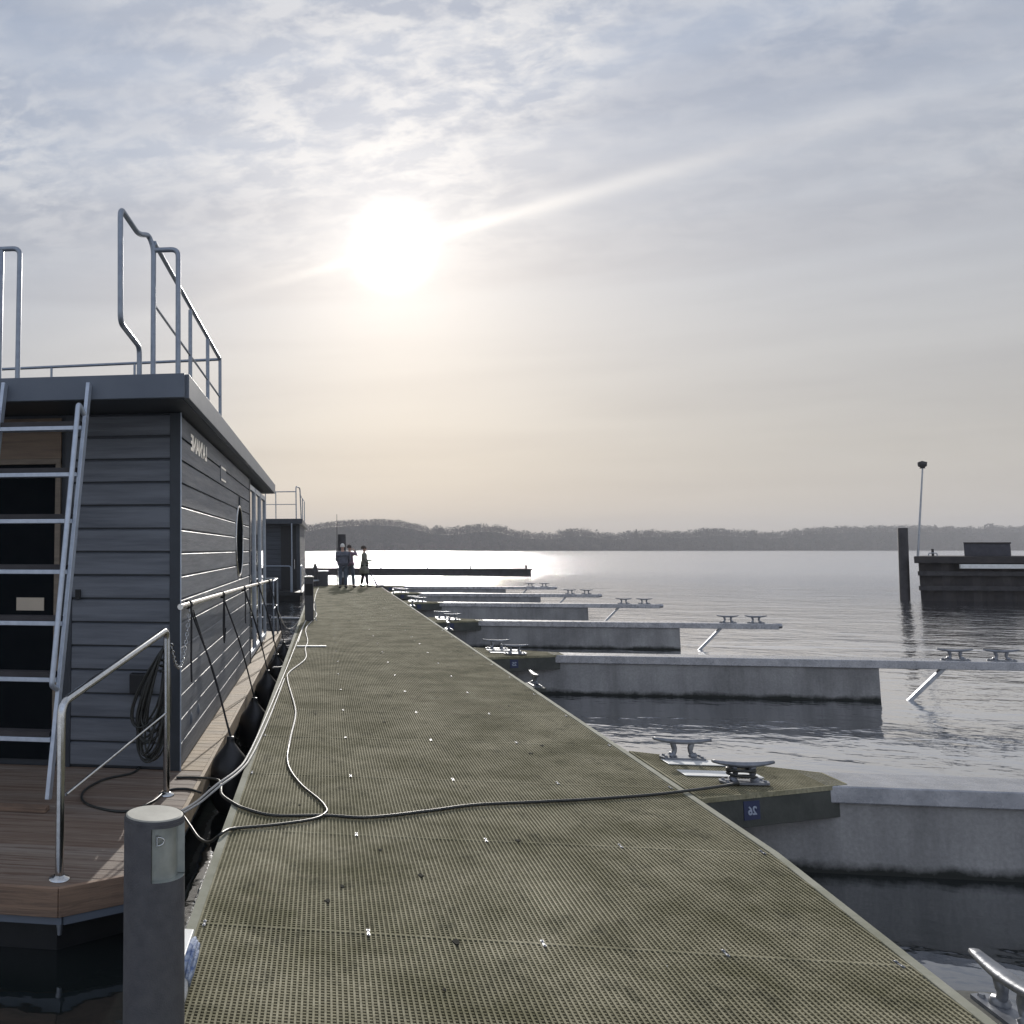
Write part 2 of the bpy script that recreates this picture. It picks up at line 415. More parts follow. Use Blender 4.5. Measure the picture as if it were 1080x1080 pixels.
def finger_rest(t, Y, X0):
    # beam cap, concrete float, end beam, strut
    b = MB(); b.box(X0 + .95, X0 + 7.0, Y, Y + .40, -.115, -.004); b.build('beam', M['galvtop'], t, .008)
    MB().box(X0 + .2, X0 + 5.08, Y + .03, Y + .42, -1.25, -.117).build('concrete_float', M['concrete'], t, .006)
    e = MB(); e.tube([(X0 + 6.98, Y + .20, -.058), (X0 + 7.14, Y + .20, -.058)], [.062, .05], 14); e.build('end_cap', M['galvtop'], t)
    s = MB(); s.bar((X0 + 5.95, Y + .2, -.117), (X0 + 5.15, Y + .2, -.95), .05, .05); s.build('strut', M['galv'], t, .004)
    add_cleat(t, (X0 + 6.1, Y + .2, -.004), 0, 1.15); add_cleat(t, (X0 + 6.65, Y + .2, -.004), 0, 1.15)
proto = None
for i, Y in enumerate(FINGERS):
    if proto is None:
        t, plate, c0, d, nrm, X0 = make_finger(Y, places[0]); finger_rest(t, Y, X0); proto = t
        clean = plate
        ts = [t]
        for k in range(1, 6):
            c_ = copy_tree(proto); c_.location = (proto.location.x, FINGERS[k], 0); c_['label'] = places[k]; ts.append(c_)
        ts[1].scale = (1.055, 1, 1)
        letters('plate_number', '26', .072, c0 - Vector((0, 0, .026)) + nrm * .0045, -d, nrm, M['signwhite'], plate, True)
        p2 = [o for o in ts[1].children if o.name.startswith('number_plate')][0]
        sh = Vector((0, FINGERS[1] - FINGERS[0], 0))
        bpy.context.view_layer.update()
        letters('plate_number', '25', .072, c0 + sh - Vector((0, 0, .026)) + nrm * .0045, -d, nrm, M['signwhite'], p2, True)

# ------------------------------------------------------------------ far pontoon, pile, breakwater
YP = 75.
fp = empty('long_pontoon', (8, YP, WATER), 'low dark pontoon lying across the glittering water beyond the walkway end', 'pontoon')
MB().box(-2.9, 16.2, YP, YP + 2.0, -1.2, -.151).build('float_body', M['pile'], fp)
MB().box(-3.0, 16.3, YP - .06, YP + 2.06, -.15, -.03).build('deck_edge', M['rust'], fp)
for xx in (-2.0, 1.4, 2.9, 4.5, 8.2, 11.6, 15.9): MB().lathe([(.07, -.03), (.07, .2), (.09, .21), (.09, .24), (.001, .24)], (xx, YP + .3, 0), 8).build('mooring_post', M['pile'], fp)

pile = empty('mooring_pile', (24.9, 41.7, WATER), 'dark round steel pile standing in the water left of the breakwater', 'pile', 'mooring piles')
pc = atY(954.5, 631, 41.7)
MB().lathe([(.001, 2.43), (.165, 2.43), (.175, 2.41), (.18, -2)], (pc.x, 41.7, 0), 20).xf(Matrix(((1, 0, .035, .035 * .57), (0, 1, 0, 0), (0, 0, 1, 0), (0, 0, 0, 1)))).build('pile_shaft', M['pile'], pile)
pb = atY(361, 600, 40.6)
pl2 = empty('mooring_pile', (pb.x, 40.6, WATER), 'square topped dark pile rising just behind the people at the walkway end', 'pile', 'mooring piles')
MB().lathe([(.001, 2.2), (.17, 2.2), (.175, 2.18), (.175, -2)], (pb.x, 40.6, 0), 14).build('pile_shaft', M['pile'], pl2)
MB().box(pb.x - .2, pb.x + .2, 40.39, 40.81, .3, .55).build('pile_collar', M['galv'], pl2)
an = empty('flag_pole', (pb.x - .23, 39.3, 0), 'thin bare upright pole standing left of the two people', 'pole')
MB().tube([(pb.x - .23, 39.3, 0), (pb.x - .23, 39.3, 1.6)], .022, 8).build('lower_pole', M['pile'], an)
MB().tube([(pb.x - .23, 39.3, 1.6), (pb.x - .22, 39.3, 3.05)], [.016, .009], 8).build('upper_pole', M['pile'], an)

YB = 41.1
def bx(px): return atY(px, 600, YB).x
bw = empty('breakwater', (bx(1030), YB, WATER), 'dark sheet-piled breakwater head at the right edge with a pale strip along its face', 'breakwater')
x0, x1 = bx(962), bx(962) + 17
m = MB(); n = 60; top = 1.25
zig = []
for i in range(n + 1):
    xx = x0 + .25 + (x1 - x0 - .25) * i / n; zig.append((xx, YB + (.14 if i % 4 in (1, 2) else 0.)))
m.prism(zig + [(x1, YB + 5), (x0 + 3.6, YB + 5)], -3, top - .28); m.build('sheet_piling', M['rust'], bw)
MB().prism([(x0 - .05, YB - .25), (x1, YB - .25), (x1, YB + 5.2), (x0 + 3.5, YB + 5.2)], top - .279, top).build('cap_beam', M['rust'], bw, .02)
for zz_ in (.55, -.05): MB().box(x0 + .2, x1, YB - .12, YB - .001, zz_ - .09, zz_ + .09).build('waling', M['pile'], bw)
xr = bx(1008)
MB().box(xr, x1, YB - .30, YB - .22, atY(1009, 599.5, YB).z, atY(1009, 595, YB).z).build('pale_strip', M['white'], bw, .01)  # plain white strip running along the breakwater front
hx0, hx1 = bx(1025.5), bx(1075)
hut = empty('equipment_hut', ((hx0 + hx1) / 2, YB + 1, top), 'low dark equipment box standing on top of the breakwater', 'equipment box')
MB().prism([(hx0, YB + .4), (hx1, YB + .4), (hx1 + 1.1, YB + 2), (hx0 + 1.1, YB + 2)], top, top + .52).build('hut_wall', M['hut'], hut, .02)
MB().prism([(hx0 - .03, YB + .36), (hx1 + .03, YB + .36), (hx1 + 1.12, YB + 2.04), (hx0 + 1.1, YB + 2.04)], top + .521, top + .575).build('roof', M['rust'], hut, .01)
lx = bx(979)
lp = empty('navigation_light', (lx, YB + .6, top), 'tall thin pole with a small box light on the breakwater head', 'beacon')
a_, b_ = Vector((lx, YB + .6, top)), atY(973, 494, YB + .6)
MB().tube([a_, b_], [.045, .028], 10).build('pole', M['galv'], lp)
MB().lathe([(.001, 0), (.10, 0), (.08, .05), (.15, .09), (.17, .26), (.001, .32)], b_, 14).build('light_head', M['pile'], lp)
rl = empty('mooring_hoop', (bx(990), YB + .3, top), 'low metal hoop railing beside the beacon pole on the breakwater', 'railing')
MB().tube(round_path([(bx(984), YB + .2, top), (bx(984), YB + .2, top + .13), (bx(993), YB + .2, top + .13), (bx(993), YB + .2, top)], .05), .02, 8).build('hoop', M['galv'], rl)
MB().tube([(bx(993.6), YB + .5, top), (bx(993.6), YB + .5, top + .3)], .045, 8).build('stub_post', M['pile'], rl)

# ------------------------------------------------------------------ cladding helpers
def clad_front(mb, x0, x1, Y, z0, z1, pitch=.19, holes=()):
    z = z0; t = .020
    while z < z1 - .02:
        a, b = z + .016, min(z + pitch, z1)
        spans = [(x0, x1)]
        for s, e in spans:
            prof = [(0, a), (-t, a), (-t, b - .010), (-.004, b)]
            vs = [(xx, Y + dy, zz) for xx in (s, e) for dy, zz in prof]
            mb.add(vs, [(0, 1, 2, 3), (7, 6, 5, 4), (0, 4, 5, 1), (1, 5, 6, 2), (2, 6, 7, 3)])
        z += pitch
def clad_side(mb, y0, y1, X, z0, z1, pitch=.19, hole=None):
    z = z0; t = .018
    while z < z1 - .02:
        a, b = z + .010, min(z + pitch, z1)
        spans = [(y0, y1)]
        if hole:
            hy, hz, hr = hole; dz = min(abs(a - hz), abs(b - hz), 0 if a < hz < b else 9)
            if dz < hr:
                h_ = math.sqrt(hr * hr - dz * dz) ; spans = [(y0, hy - h_), (hy + h_, y1)]
        for s, e in spans:
            prof = [(0, a), (t, a), (t, b - .012), (.004, b)]
            vs = [(X + dx, yy, zz) for yy in (s, e) for dx, zz in prof]
            mb.add(vs, [(0, 1, 2, 3), (7, 6, 5, 4), (0, 4, 5, 1), (1, 5, 6, 2), (2, 6, 7, 3)])
        z += pitch

# ------------------------------------------------------------------ HOUSEBOAT 1
WX, WY0, WY1, WYE, BX0 = -1.185, 7.22, 14.05, 17.9, -5.4
hb = empty('houseboat', (-3.2, 12, WATER), 'slate grey timber-clad houseboat nearest on the left with roof ladder and porthole', 'houseboat', 'houseboats moored left of the walkway')
MB().box(BX0 + .02, WX - .004, WY0 + .004, WY1, BD + .002, 2.668).build('house_body', M['trim'], hb)
MB().box(BX0 + .02, WX - .35, WY1, WYE - .05, BD + .002, BD + .03).build('saloon_floor', M['deckwood'], hb)
c_ = MB(); clad_front(c_, -2.06, WX - .06, WY0, BD + .01, 2.655); c_.build('end_wall', M['clad'], hb)
c_ = MB(); clad_side(c_, WY0 + .03, WY1 - .07, WX, BD + .01, 2.655, hole=(12.35, 1.66, .46)); c_.build('side_wall', M['cladside'], hb)
MB().box(WX - .062, WX + .024, WY0 - .028, WY0 + .028, BD, 2.665).build('corner_trim', M['trim'], hb, .003)
MB().tube([(WX + .028, WY0 - .024, BD), (WX + .028, WY0 - .024, 2.665)], .006, 6).build('corner_bead', M['alu'], hb)
MB().box(-2.13, -2.062, WY0 - .026, WY0 + .003, BD, 2.665).build('door_trim', M['trim'], hb, .003)
# porthole
ph = MB().lathe([(.462, -.02), (.462, .026), (.475, .030), (.488, .028), (.496, .015), (.496, -.02)], (WX, 12.35, 1.66), 48, True, 'x').build('porthole', M['chrome'], hb)
MB().lathe([(.0005, .021), (.464, .021)], (WX, 12.35, 1.66), 48, False, 'x').build('pane', M['portglass'], ph)
# glazed end
for i, (ya, yb) in enumerate(((WY1 + .06, 15.2), (15.28, 16.5), (16.58, 17.85))):
    fr = MB()
    for y_ in (ya, yb - .05): fr.box(WX - .04, WX + .02, y_, y_ + .05, BD + .05, 2.58)
    fr.box(WX - .04, WX + .018, ya + .05, yb - .05, BD + .05, BD + .12); fr.box(WX - .04, WX + .018, ya + .05, yb - .05, 2.5, 2.58)
    fo = fr.build('sliding_window', M['alu'], hb)
    MB().box(WX - .02, WX - .008, ya + .05, yb - .05, BD + .12, 2.5).build('pane', M['wallglass'], fo)
MB().box(WX - .062, WX + .026, WY1 - .068, WY1 + .055, BD, 2.665).build('window_post', M['trim'], hb, .003)
fr = MB()
for xx in (BX0 + .05, -4., -2.6, WX - .09): fr.box(xx, xx + .06, WYE - .04, WYE, BD + .05, 2.58)
fr.box(BX0 + .05, WX - .03, WYE - .039, WYE - .002, 2.5, 2.6)
fo = fr.build('bow_window', M['alu'], hb)
MB().box(BX0 + .1, WX - .09, WYE - .025, WYE - .015, BD + .05, 2.5).build('pane', M['wallglass'], fo)
# roof
RX = -1.02
MB().box(BX0 - .1, RX - .022, 6.552, 18.28, 2.671, 2.83).build('roof', M['trim'], hb)
MB().box(BX0 - .1, RX, 6.5, 6.55, 2.673, 2.855).build('roof_fascia', M['fascia'], hb, .004)
MB().box(RX - .02, RX + .028, 6.551, 18.3, 2.673, 2.855).build('roof_fascia', M['fascia'], hb, .004)
MB().box(BX0 - .1, RX - .02, 18.281, 18.33, 2.673, 2.855).build('roof_fascia', M['fascia'], hb, .004)
# door at the stern: oak frame, dark panes, pine panel
dr = MB(); Yd = WY0
for xx in (-2.215, -3.12): dr.box(xx, xx + .045, Yd - .03, Yd + .01, BD + .05, 2.3)
dr.box(-3.12, -2.17, Yd - .031, Yd + .009, 2.255, 2.302)
do = dr.build('stern_door', M['frame'], hb, .003)
MB().box(-3.075, -2.216, Yd - .012, Yd - .004, BD + .05, 2.254).build('pane', M['wallglass'] if False else M['portglass'], do)
MB().box(-3.12, -2.17, Yd - .028, Yd - .002, 2.303, 2.64).build('transom_panel', M['panel'], do)
MB().box(-2.535, -2.30, Yd - .020, Yd - .013, 1.045, 1.15).build('notice', M['card'], do)
# decks
d_ = MB(); y = 4.70
def xr_(y): return min(-.985, -1.385 + (y - 4.69) * 1.3)
while y < WY0 - .02:
    y1 = y + .134
    pz = BD
    if 5.9 < y < 6.1: pz = BD
    a0, a1 = xr_(y), xr_(y1)
    d_.prism([(BX0, y), (a0, y), (a1, y1), (BX0, y1)], pz - .03, pz); y += .14
d_.build('stern_deck', M['deckwood'], hb, .002)
d_ = MB(); y = WY0 + .02
while y < 19.4:
    d_.box(WX - .0 if y < WYE else BX0, -.985, y, y + .133, BD - .03, BD - .0); y += .14
d_.build('side_deck', M['sidewood'], hb, .002)
e = MB(); T = BD + .004
e.bar((BX0, 4.675, BD - .07), (-1.39, 4.675, BD - .07), .03, .145)
e.bar((-1.392, 4.672, BD - .07), (-.972, 4.995, BD - .07), .03, .145)
e.build('deck_edge', M['edgewood'], hb, .003)
MB().bar((-.968, 5.0, BD - .07), (-.968, 19.5, BD - .07), .03, .145).build('side_rubbing_strake', M['sidewood'], hb, .003)
e = MB()
e.bar((BX0, 4.70, BD - .165), (-1.375, 4.70, BD - .165), .04, .04); e.bar((-1.375, 4.70, BD - .165), (-.985, 5.0, BD - .165), .04, .04)
e.bar((-.985, 5.0, BD - .165), (-.985, 19.4, BD - .165), .04, .04)
e.build('deck_frame', M['fascia'], hb)
MB().prism([(BX0 + .2, 4.82), (-1.44, 4.82), (-1.12, 5.1), (-1.12, 19.2), (BX0 + .2, 19.2)], -1.4, BD - .19).build('hull', M['black'], hb)
MB().box(BX0 + .02, -1.02, 5.05, 19.38, BD - .145, BD - .033).build('deck_underside', M['black'], hb)
bo = at(66, 975, BD - .2); MB().tube([(-1.39, 4.70, BD - .185), (-1.39, 4.70, BD - .24)], [.018, .012], 8).build('drain_bolt', M['galv'], hb)
# step board lying across the stern by the ladder foot
MB().box(-3.6, -1.86, 5.93, 6.02, BD + .001, BD + .035).build('deck_batten', M['edgewood'], hb, .004)
# handrail of the side deck
hr = MB(); hp = [(-1.125, 6.98, 1.10), (-1.12, 7.1, 1.10), (-1.09, 11, 1.05), (-1.03, 17.3, .95)]
hr.tube(hp, .024, 12)
for y_, x_, z_ in ((7.6, -1.118, 1.09), (10.2, -1.097, 1.06), (13, -1.07, 1.02)):
    hr.tube([(x_, y_, z_), (WX, y_, z_ - .02)], .010, 8)
hr.build('handrail', M['chrome'], hb)
def rail_x(y): return -1.125 + (y - 7) / 10.3 * .095
def rail_z(y): return 1.10 - (y - 7) / 10.3 * .15
# bow railing
br = MB(); br.tube(round_path([(-1.0, 17.4, BD), (-1.0, 17.4, .93), (-1.0, 18.9, .93), (-1.0, 18.9, BD)], .08), .018, 10)
br.tube([(-1.0, 17.4, .4), (-1.0, 18.9, .4)], .01, 8)
br.tube(round_path([(-1.0, 18.95, BD), (-1.0, 18.95, .93), (-3.2, 18.95, .93), (-3.2, 18.95, BD)], .08), .018, 10)
br.tube([(-1.0, 18.95, .4), (-3.2, 18.95, .4)], .01, 8)
br.build('bow_railing', M['tube'], hb)
# stern railing with a bend
sr = MB()
pA, pB, pC, pD = Vector((-1.40, 4.80, BD)), Vector((-1.405, 4.80, .69)), Vector((-1.135, 6.47, .965)), Vector((-1.128, 6.50, BD))
pB = atY(65, 742, 4.80); pA = Vector((pB.x, 4.80, BD)); pC = atY(176, 664, 6.5); pD = Vector((pC.x, 6.5, BD))
sr.tube(round_path([pA, pB, pC + Vector((0, 0, .0)), pD], .07), .024, 14)
sr.tube([atY(70, 838, 4.86), atY(175, 752, 6.48)], .009, 8)
for q in (pA, pD): sr.lathe([(.0005, .022), (.03, .022), (.034, .016), (.055, .010), (.058, .002)], q, 20)
sr.build('stern_railing', M['chrome'], hb)
# lettering, name plate, vents, socket
letters('lettering', "LA'NANE", .20, (WX + .022, 8.86, 2.425), (0, -1, 0), (1, 0, 0), M['letters'], hb, width=1.08)
npl = MB().box(WX + .019, WX + .026, 10.05, 10.62, 2.32, 2.50).build('name_plate', M['fascia'], hb, .002)
MB().box(WX + .0265, WX + .029, 10.10, 10.57, 2.47, 2.49).build('plate_stripe', M['letters'], npl)
MB().box(WX + .0265, WX + .029, 10.10, 10.57, 2.33, 2.35).build('plate_stripe', M['letters'], npl)
for y_ in (7.83, 8.28):
    MB().lathe([(.0005, .03), (.035, .03), (.05, .022), (.062, .018)], (WX, y_, .09), 16, True, 'x').build('vent_cap', M['fascia'], hb)
MB().box(-2.03, -1.985, WY0 - .045, WY0 - .019, 1.14, 1.22).build('wall_switch', M['black'], hb, .004)
MB().box(-1.56, -1.38, WY0 - .10, WY0 - .02, .40, .56).build('socket_box', M['black'], hb, .01)
# ladder to the roof
ld = empty('roof_ladder', (-2.1, 6.2, BD), None, None); ld.parent = hb; ld.location = Vector((-2.1, 6.2, BD)) - Vector(hb.location)
for px_t, px_b, pz_b in ((94, 51, 0), (5, -46, 0)):
    tp = atY(px_t, 405, 6.46); bt = atY(px_b, 843, 5.93)
    MB().bar(tp, bt, .028, .075, (0, -1, .2)).build('stringer', M['alu'], ld, .003)
    t2 = tp + (bt - tp) * .06 + Vector((-.03, -.13, 0)); b2 = tp + (bt - tp) * .745 + Vector((-.02, -.12, 0))
    MB().tube(round_path([tp + (bt - tp) * .09 + Vector((0, 0, 0)), t2, b2, tp + (bt - tp) * .76], .03), .019, 10).build('handrail', M['alu'], ld)
tr = []
for zt in (2.44, 2.09, 1.75, 1.39, 1.035, .66, .275):
    k = (2.79 - zt) / (2.79 + .1); yy = 6.46 - .53 * k
    xr2 = atY(94, 405, 6.46).x * (1 - k) + atY(51, 843, 5.93).x * k - .014; xl2 = atY(5, 405, 6.46).x * (1 - k) + atY(-46, 843, 5.93).x * k + .014
    o = MB().box(xl2, xr2, yy - .05, yy + .05, zt - .016, zt + .014).build('tread', M['alu'], ld, .003)
    MB().box(xl2 + .01, xr2 - .01, yy - .045, yy + .052, zt + .015, zt + .05).build('tread_pad', M['pile'], o)
# roof terrace railing and the ladder's hand loops
rr_ = MB(); YR = 6.85
def loop(dx):
    a = atY(147, 392, YR) + Vector((dx, 0, 0)); a.z = 2.82
    b1 = atY(147, 366, YR) + Vector((dx, 0, 0))
    c1 = atX(127, 341, b1.x + .0); c1 = Vector((b1.x, 6.30, 3.18)); d1 = Vector((b1.x, 6.30, 4.02))
    return a, b1, c1, d1
P = []
Yn = 6.25
a = atY(147, 394, YR); a.z = 2.82; b1 = atY(147, 366, YR); c1 = atY(127, 340, Yn); d1 = atY(127, 219, Yn); e1 = atY(146, 247, YR - .2); f1 = atY(157, 248, YR - .02); g1 = atY(162, 262, YR); h1 = Vector((g1.x, YR, 2.82))
loopR = round_path([a, b1, c1, d1, e1, f1, g1, h1], .07)
rr_.tube(loopR, .021, 12)
rr_.build('ladder_hand_loop', M['tube'], hb)
k1 = atY(163, 264, YR); k2 = atY(188, 263, YR); k3 = Vector((k2.x, YR, 2.82))
q = MB(); q.tube(round_path([k1, k2, k3], .06), .021, 12)
te = atY(232, 379, 9.55); tz = Vector((te.x, 9.55, 2.82))
q.tube([k1 + Vector((0, 0, .06)), te], .019, 10)
q.tube([atY(163, 322, YR), atY(232, 419, 9.55)], .010, 8)
q.tube([te + Vector((0, 0, .02)), tz], .018, 10)
for f_ in (.47, .76):
    s_ = k1 + (te - k1) * f_; q.tube([s_, (s_.x, s_.y, 2.82)], .019, 10)
lf = atY(0, 389.5, 9.55); lf = te + (lf - te) * 1.15
q.tube([te, lf], .016, 10)
for f_ in (.33, .66, 1.): 
    s_ = te + (lf - te) * f_; q.tube([s_, (s_.x, s_.y, 2.82)], .014, 8)
q.build('roof_railing', M['tube'], hb)
q = MB(); s1 = atY(21, 262, YR); s2 = atY(2, 262, YR); s3 = s2 + Vector((-.9, .0, 0))
q.tube(round_path([(s1.x, YR, 2.82), s1, s3, (s3.x, YR, 2.82)], .06), .021, 12)
q.tube([s2, (s2.x, YR, 2.82)], .019, 10)
q.build('roof_railing', M['tube'], hb)

# ------------------------------------------------------------------ fenders hanging from the handrail
FD = [(7.45, .03, .165, .62, 7.35, 'largest black fender, nearest the camera under the houseboat corner'),
      (9.95, -.06, .17, .58, 9.6, 'second black fender from the camera between houseboat and walkway'),
      (12.2, -.06, .17, .58, 11.9, 'third black fender from the camera, halfway along the houseboat'),
      (14.6, -.12, .17, .55, 14.2, 'fourth black fender from the camera, below the glazed end'),
      (16.9, -.16, .17, .55, 16.5, 'farthest black fender beneath the end of the handrail')]
for i, (y_, zt, r_, h_, yr, lb) in enumerate(FD):
    t = empty('fender', (-.785, y_, zt - h_), lb, 'fender', 'black fenders between houseboat and walkway')
    prof = [(.0005, zt), (.03, zt - .005), (.035, zt - .05), (.07, zt - .10), (r_ * .85, zt - .19), (r_, zt - .29), (r_, zt - h_ + .16), (r_ * .75, zt - h_ + .05), (.03, zt - h_), (.0005, zt - h_)]
    ps = cat([(a, 0, b) for a, b in prof], 4)
    MB().lathe([(max(v.x, .0005), v.z) for v in ps], (-.785, y_, 0), 28).build('bag', M['rubber'], t)
    rx, rz = rail_x(yr), rail_z(yr)
    f = MB(); sag = Vector((.012, .02, 0))
    f.tube(cat([(rx + .028, yr, rz), (rx + .03, yr + .005, rz - .06), ((rx - .785) / 2 + .03, (yr + y_) / 2, (rz + zt) / 2), (-.785, y_, zt - .01)], 6), .0085, 8)
    if i != 1: f.tube(cat([(rx + .03, yr + .09, rz - .05), ((rx - .785) / 2 + .02, (yr + y_) / 2 + .10, (rz + zt) / 2 - .04), (-.78, y_ + .01, zt - .01)], 6), .006, 8)
    f.tube([(rx + .03 * math.cos(a_), yr + .02 * (a_ / 6), rz + .03 * math.sin(a_)) for a_ in [k * .55 for k in range(24)]], .009, 8)
    tl = .42 if i == 0 else .25
    f.tube(cat([(rx + .03, yr - .02, rz - .02), (rx + .034, yr - .03, rz - .2), (rx + .03, yr - .02, rz - .2 - tl * .6), (rx + .036, yr - .03, rz - .2 - tl)], 5), .008, 8)
    if i == 1: f.tube(cat([(rx + .03, yr - .06, rz - .02), (rx + .03, yr - .12, rz - .3), (rx + .03, yr - .02, rz - .5), (rx + .03, yr + .1, rz - .36)], 5), .007, 8)
    f.build('hanging_rope', M['blackrope'], t)

# chain between handrail and stern railing post
ch = MB(); A, B = Vector((-1.10, 7.30, 1.07)), pC + Vector((.03, .01, -.10)); n = 34
prev = None
for i in range(n):
    t = (i + .5) / n; q0 = A.lerp(B, t); q0.z -= .34 * 4 * t * (1 - t) * .9 + 0
    t1 = t + .4 / n; q1 = A.lerp(B, t1); q1.z -= .34 * 4 * t1 * (1 - t1) * .9
    d = (q1 - q0).normalized(); up = Vector((0, 0, 1)) if i % 2 else Vector((1, .3, 0)); s_ = d.cross(up).normalized()
    ch.tube([q0 + d * .020 * math.cos(a_) + s_ * .012 * math.sin(a_) for a_ in [k * math.pi / 4 for k in range(8)]], .004, 6, True)
tag(ch.build('steel_chain', M['chrome'], org=B), 'short sagging steel chain closing the gap between railing post and handrail', 'chain')

# coil of cables hung on the railing post and running on the deck
cc = MB(); top = pC + Vector((-.02, .02, -.13)); random.seed(3)
for i in range(22):
    w_, h_ = random.uniform(.07, .20), random.uniform(.55, .82); ox, oy = random.uniform(-.10, .01), random.uniform(-.02, .05)
    pts = []
    for k in range(20):
        a_ = 2 * math.pi * k / 20; zz = -.5 * (1 - math.cos(a_)) * h_
        wid = w_ * (.25 + .75 * (-zz / h_)) * (1 if k else .2)
        pts.append(top + Vector((math.sin(a_) * wid * .8 - .10 * (-zz / h_) + ox * (-zz / h_), oy + .02 * math.sin(a_ * 2), zz)))
    cc.tube(cat(pts, 2, True), .0075, 7, True)
cc.tube([top + Vector((.02 * math.sin(k * .6) * 1.6, .03 * math.cos(k * .6), -.06 - .004 * k)) for k in range(30)], .008, 7)
tag(cc.build('cable_coil', M['cable'], org=top - Vector((0, 0, .7))), 'bundle of black cable looped over the stern railing post of the houseboat', 'cable coil')

# shore power cable from the houseboat deck over the walkway
def grounded(pxs, z): return [at(a_, b_, z) for a_, b_ in pxs]
zc = BD + .009; dz = .010
def pathpx(lst):  # (px,py,z)
    return [at(a_, b_, z) for a_, b_, z in lst]
cb = MB()
p1 = pathpx([(150, 806, zc), (140, 815, zc), (110, 822, zc), (88, 835, zc), (92, 848, zc), (130, 856, zc), (160, 846, zc), (176, 834, zc), (196, 832, zc), (212, 836, zc)]) 
cb.tube(cat(p1, 6), .009, 8)
tag(cb.build('deck_cable', M['cable'], org=at(100, 850, zc)), 'black cable lying in a wide loop on the stern deck of the houseboat', 'cable')
cb = MB()
p1 = pathpx([(186, 820, zc), (205, 820, zc), (228, 822, zc + .02)]) + pathpx([(233, 828, -.12), (234, 838, -.02), (246, 847, dz), (259, 853, dz), (289, 860, dz), (342, 860, dz), (390, 862, dz), (454, 855, dz), (500, 849, dz), (560, 846, dz), (620, 843, dz), (690, 838, dz), (740, 832, dz + .01), (762, 829, .03), (780, 826, .06)])
cb.tube(cat(p1, 7), .0095, 8)
c0 = Vector((DX1 + .02 + .42, FINGERS[0] - .06, .05))
cb.tube([c0 + Vector((.085 * math.cos(a_), .045 * math.sin(a_), .03 * math.sin(a_ / 5) + .02)) for a_ in [k * .35 for k in range(60)]], .009, 8)
tag(cb.build('shore_cable', M['cable'], org=at(390, 862, 0)), 'long black cable running across the walkway to the cleat above plate 26', 'cable')
cb = MB()
p1 = pathpx([(344, 857, dz), (330, 864, dz), (289, 870, dz), (255, 873, dz), (241, 875, dz + .004), (231, 881, dz + .004), (221, 888, -.10), (210, 884, -.17), (200, 870, -.17), (193, 860, -.15)])
cb.tube(cat([at(305, 786, dz), at(303, 799, dz), at(306, 812, dz), at(318, 828, dz), at(336, 843, dz), at(343, 851, dz)] + p1, 7), .0085, 8)
tag(cb.build('return_cable', M['cable'], org=at(289, 870, 0)), 'grey-black cable curling on the walkway and dropping over its left edge behind the bollard', 'cable')
cb = MB()
p1 = pathpx([(304.5, 788, dz), (307, 775, dz), (311.5, 756, dz), (310.5, 743, dz), (303.5, 718, dz), (305, 709, dz), (322, 695, dz), (322, 684, dz), (324.5, 676, dz), (323, 662, dz), (334, 649, dz), (331, 641, dz), (333, 627, dz), (336, 620, dz)])
cb.tube(cat(p1, 7), .0085, 8)
tag(cb.build('white_cable', M['whiterope'], org=at(311, 756, 0)), 'pale cable snaking along the left side of the walkway towards the far end', 'cable')
# pale mooring lines along the walkway edge
def line(name, pts, r, mt, label, org):
    tag(MB().tube(cat(pts, 6), r, 8).build(name, mt, org=org), label, 'rope')
line('mooring_line', pathpx([(190, 856, BD + .03), (208, 845, -.12), (228, 828, -.02), (250, 812, .015), (262, 796, .014), (280, 757, .014), (300, 710, .014), (312, 680, .014), (319, 661, .014)]), .008, M['whiterope'],
     'pale double mooring line leading from the houseboat stern along the walkway edge', at(262, 796, 0))
line('mooring_line', pathpx([(194, 857, BD + .03), (213, 845, -.10), (232, 829, 0.0), (252, 814, .015), (266, 796, .014), (284, 757, .014), (300, 716, .014)]), .0075, M['whiterope'],
     'second pale mooring line lying just right of the double line at the walkway edge', at(266, 796, 0))
line('mooring_line', pathpx([(288, 704, BD + .05), (300, 702, -.25), (310, 690, -.1), (316, 672, .014), (320, 660, .014), (324, 652, .014)]), .011, M['whiterope'],
     'pale rope sagging from the houseboat bow to the walkway edge by the service post', at(316, 672, 0))
line('mooring_line', [(-1.0, 18.9, .3), (-.86, 19.4, -.1), (-.72, 19.8, -.15), (-.56, 20.2, .014)], .011, M['whiterope'],
     'pale rope end from the bow railing to the walkway behind the farthest fender', (-.56, 20.2, 0))
# plank lying on the deck near the bend
pk = MB().bar(at(313, 681.5, .012), at(344, 681.5, .012), .05, .02)
tag(pk.build('batten', M['white'], org=at(328, 681, 0)), 'short pale batten lying across the cable on the walkway', 'batten')
mr_ = MB().tube([(-.60, 20.9, -.04), (-1.25, 21.1, -.05)], .035, 10)
tag(mr_.build('spacer_bar', M['galv'], org=(-.6, 20.9, -.04)), 'horizontal galvanised bar sticking out over the gap between the two houseboats', 'bar')

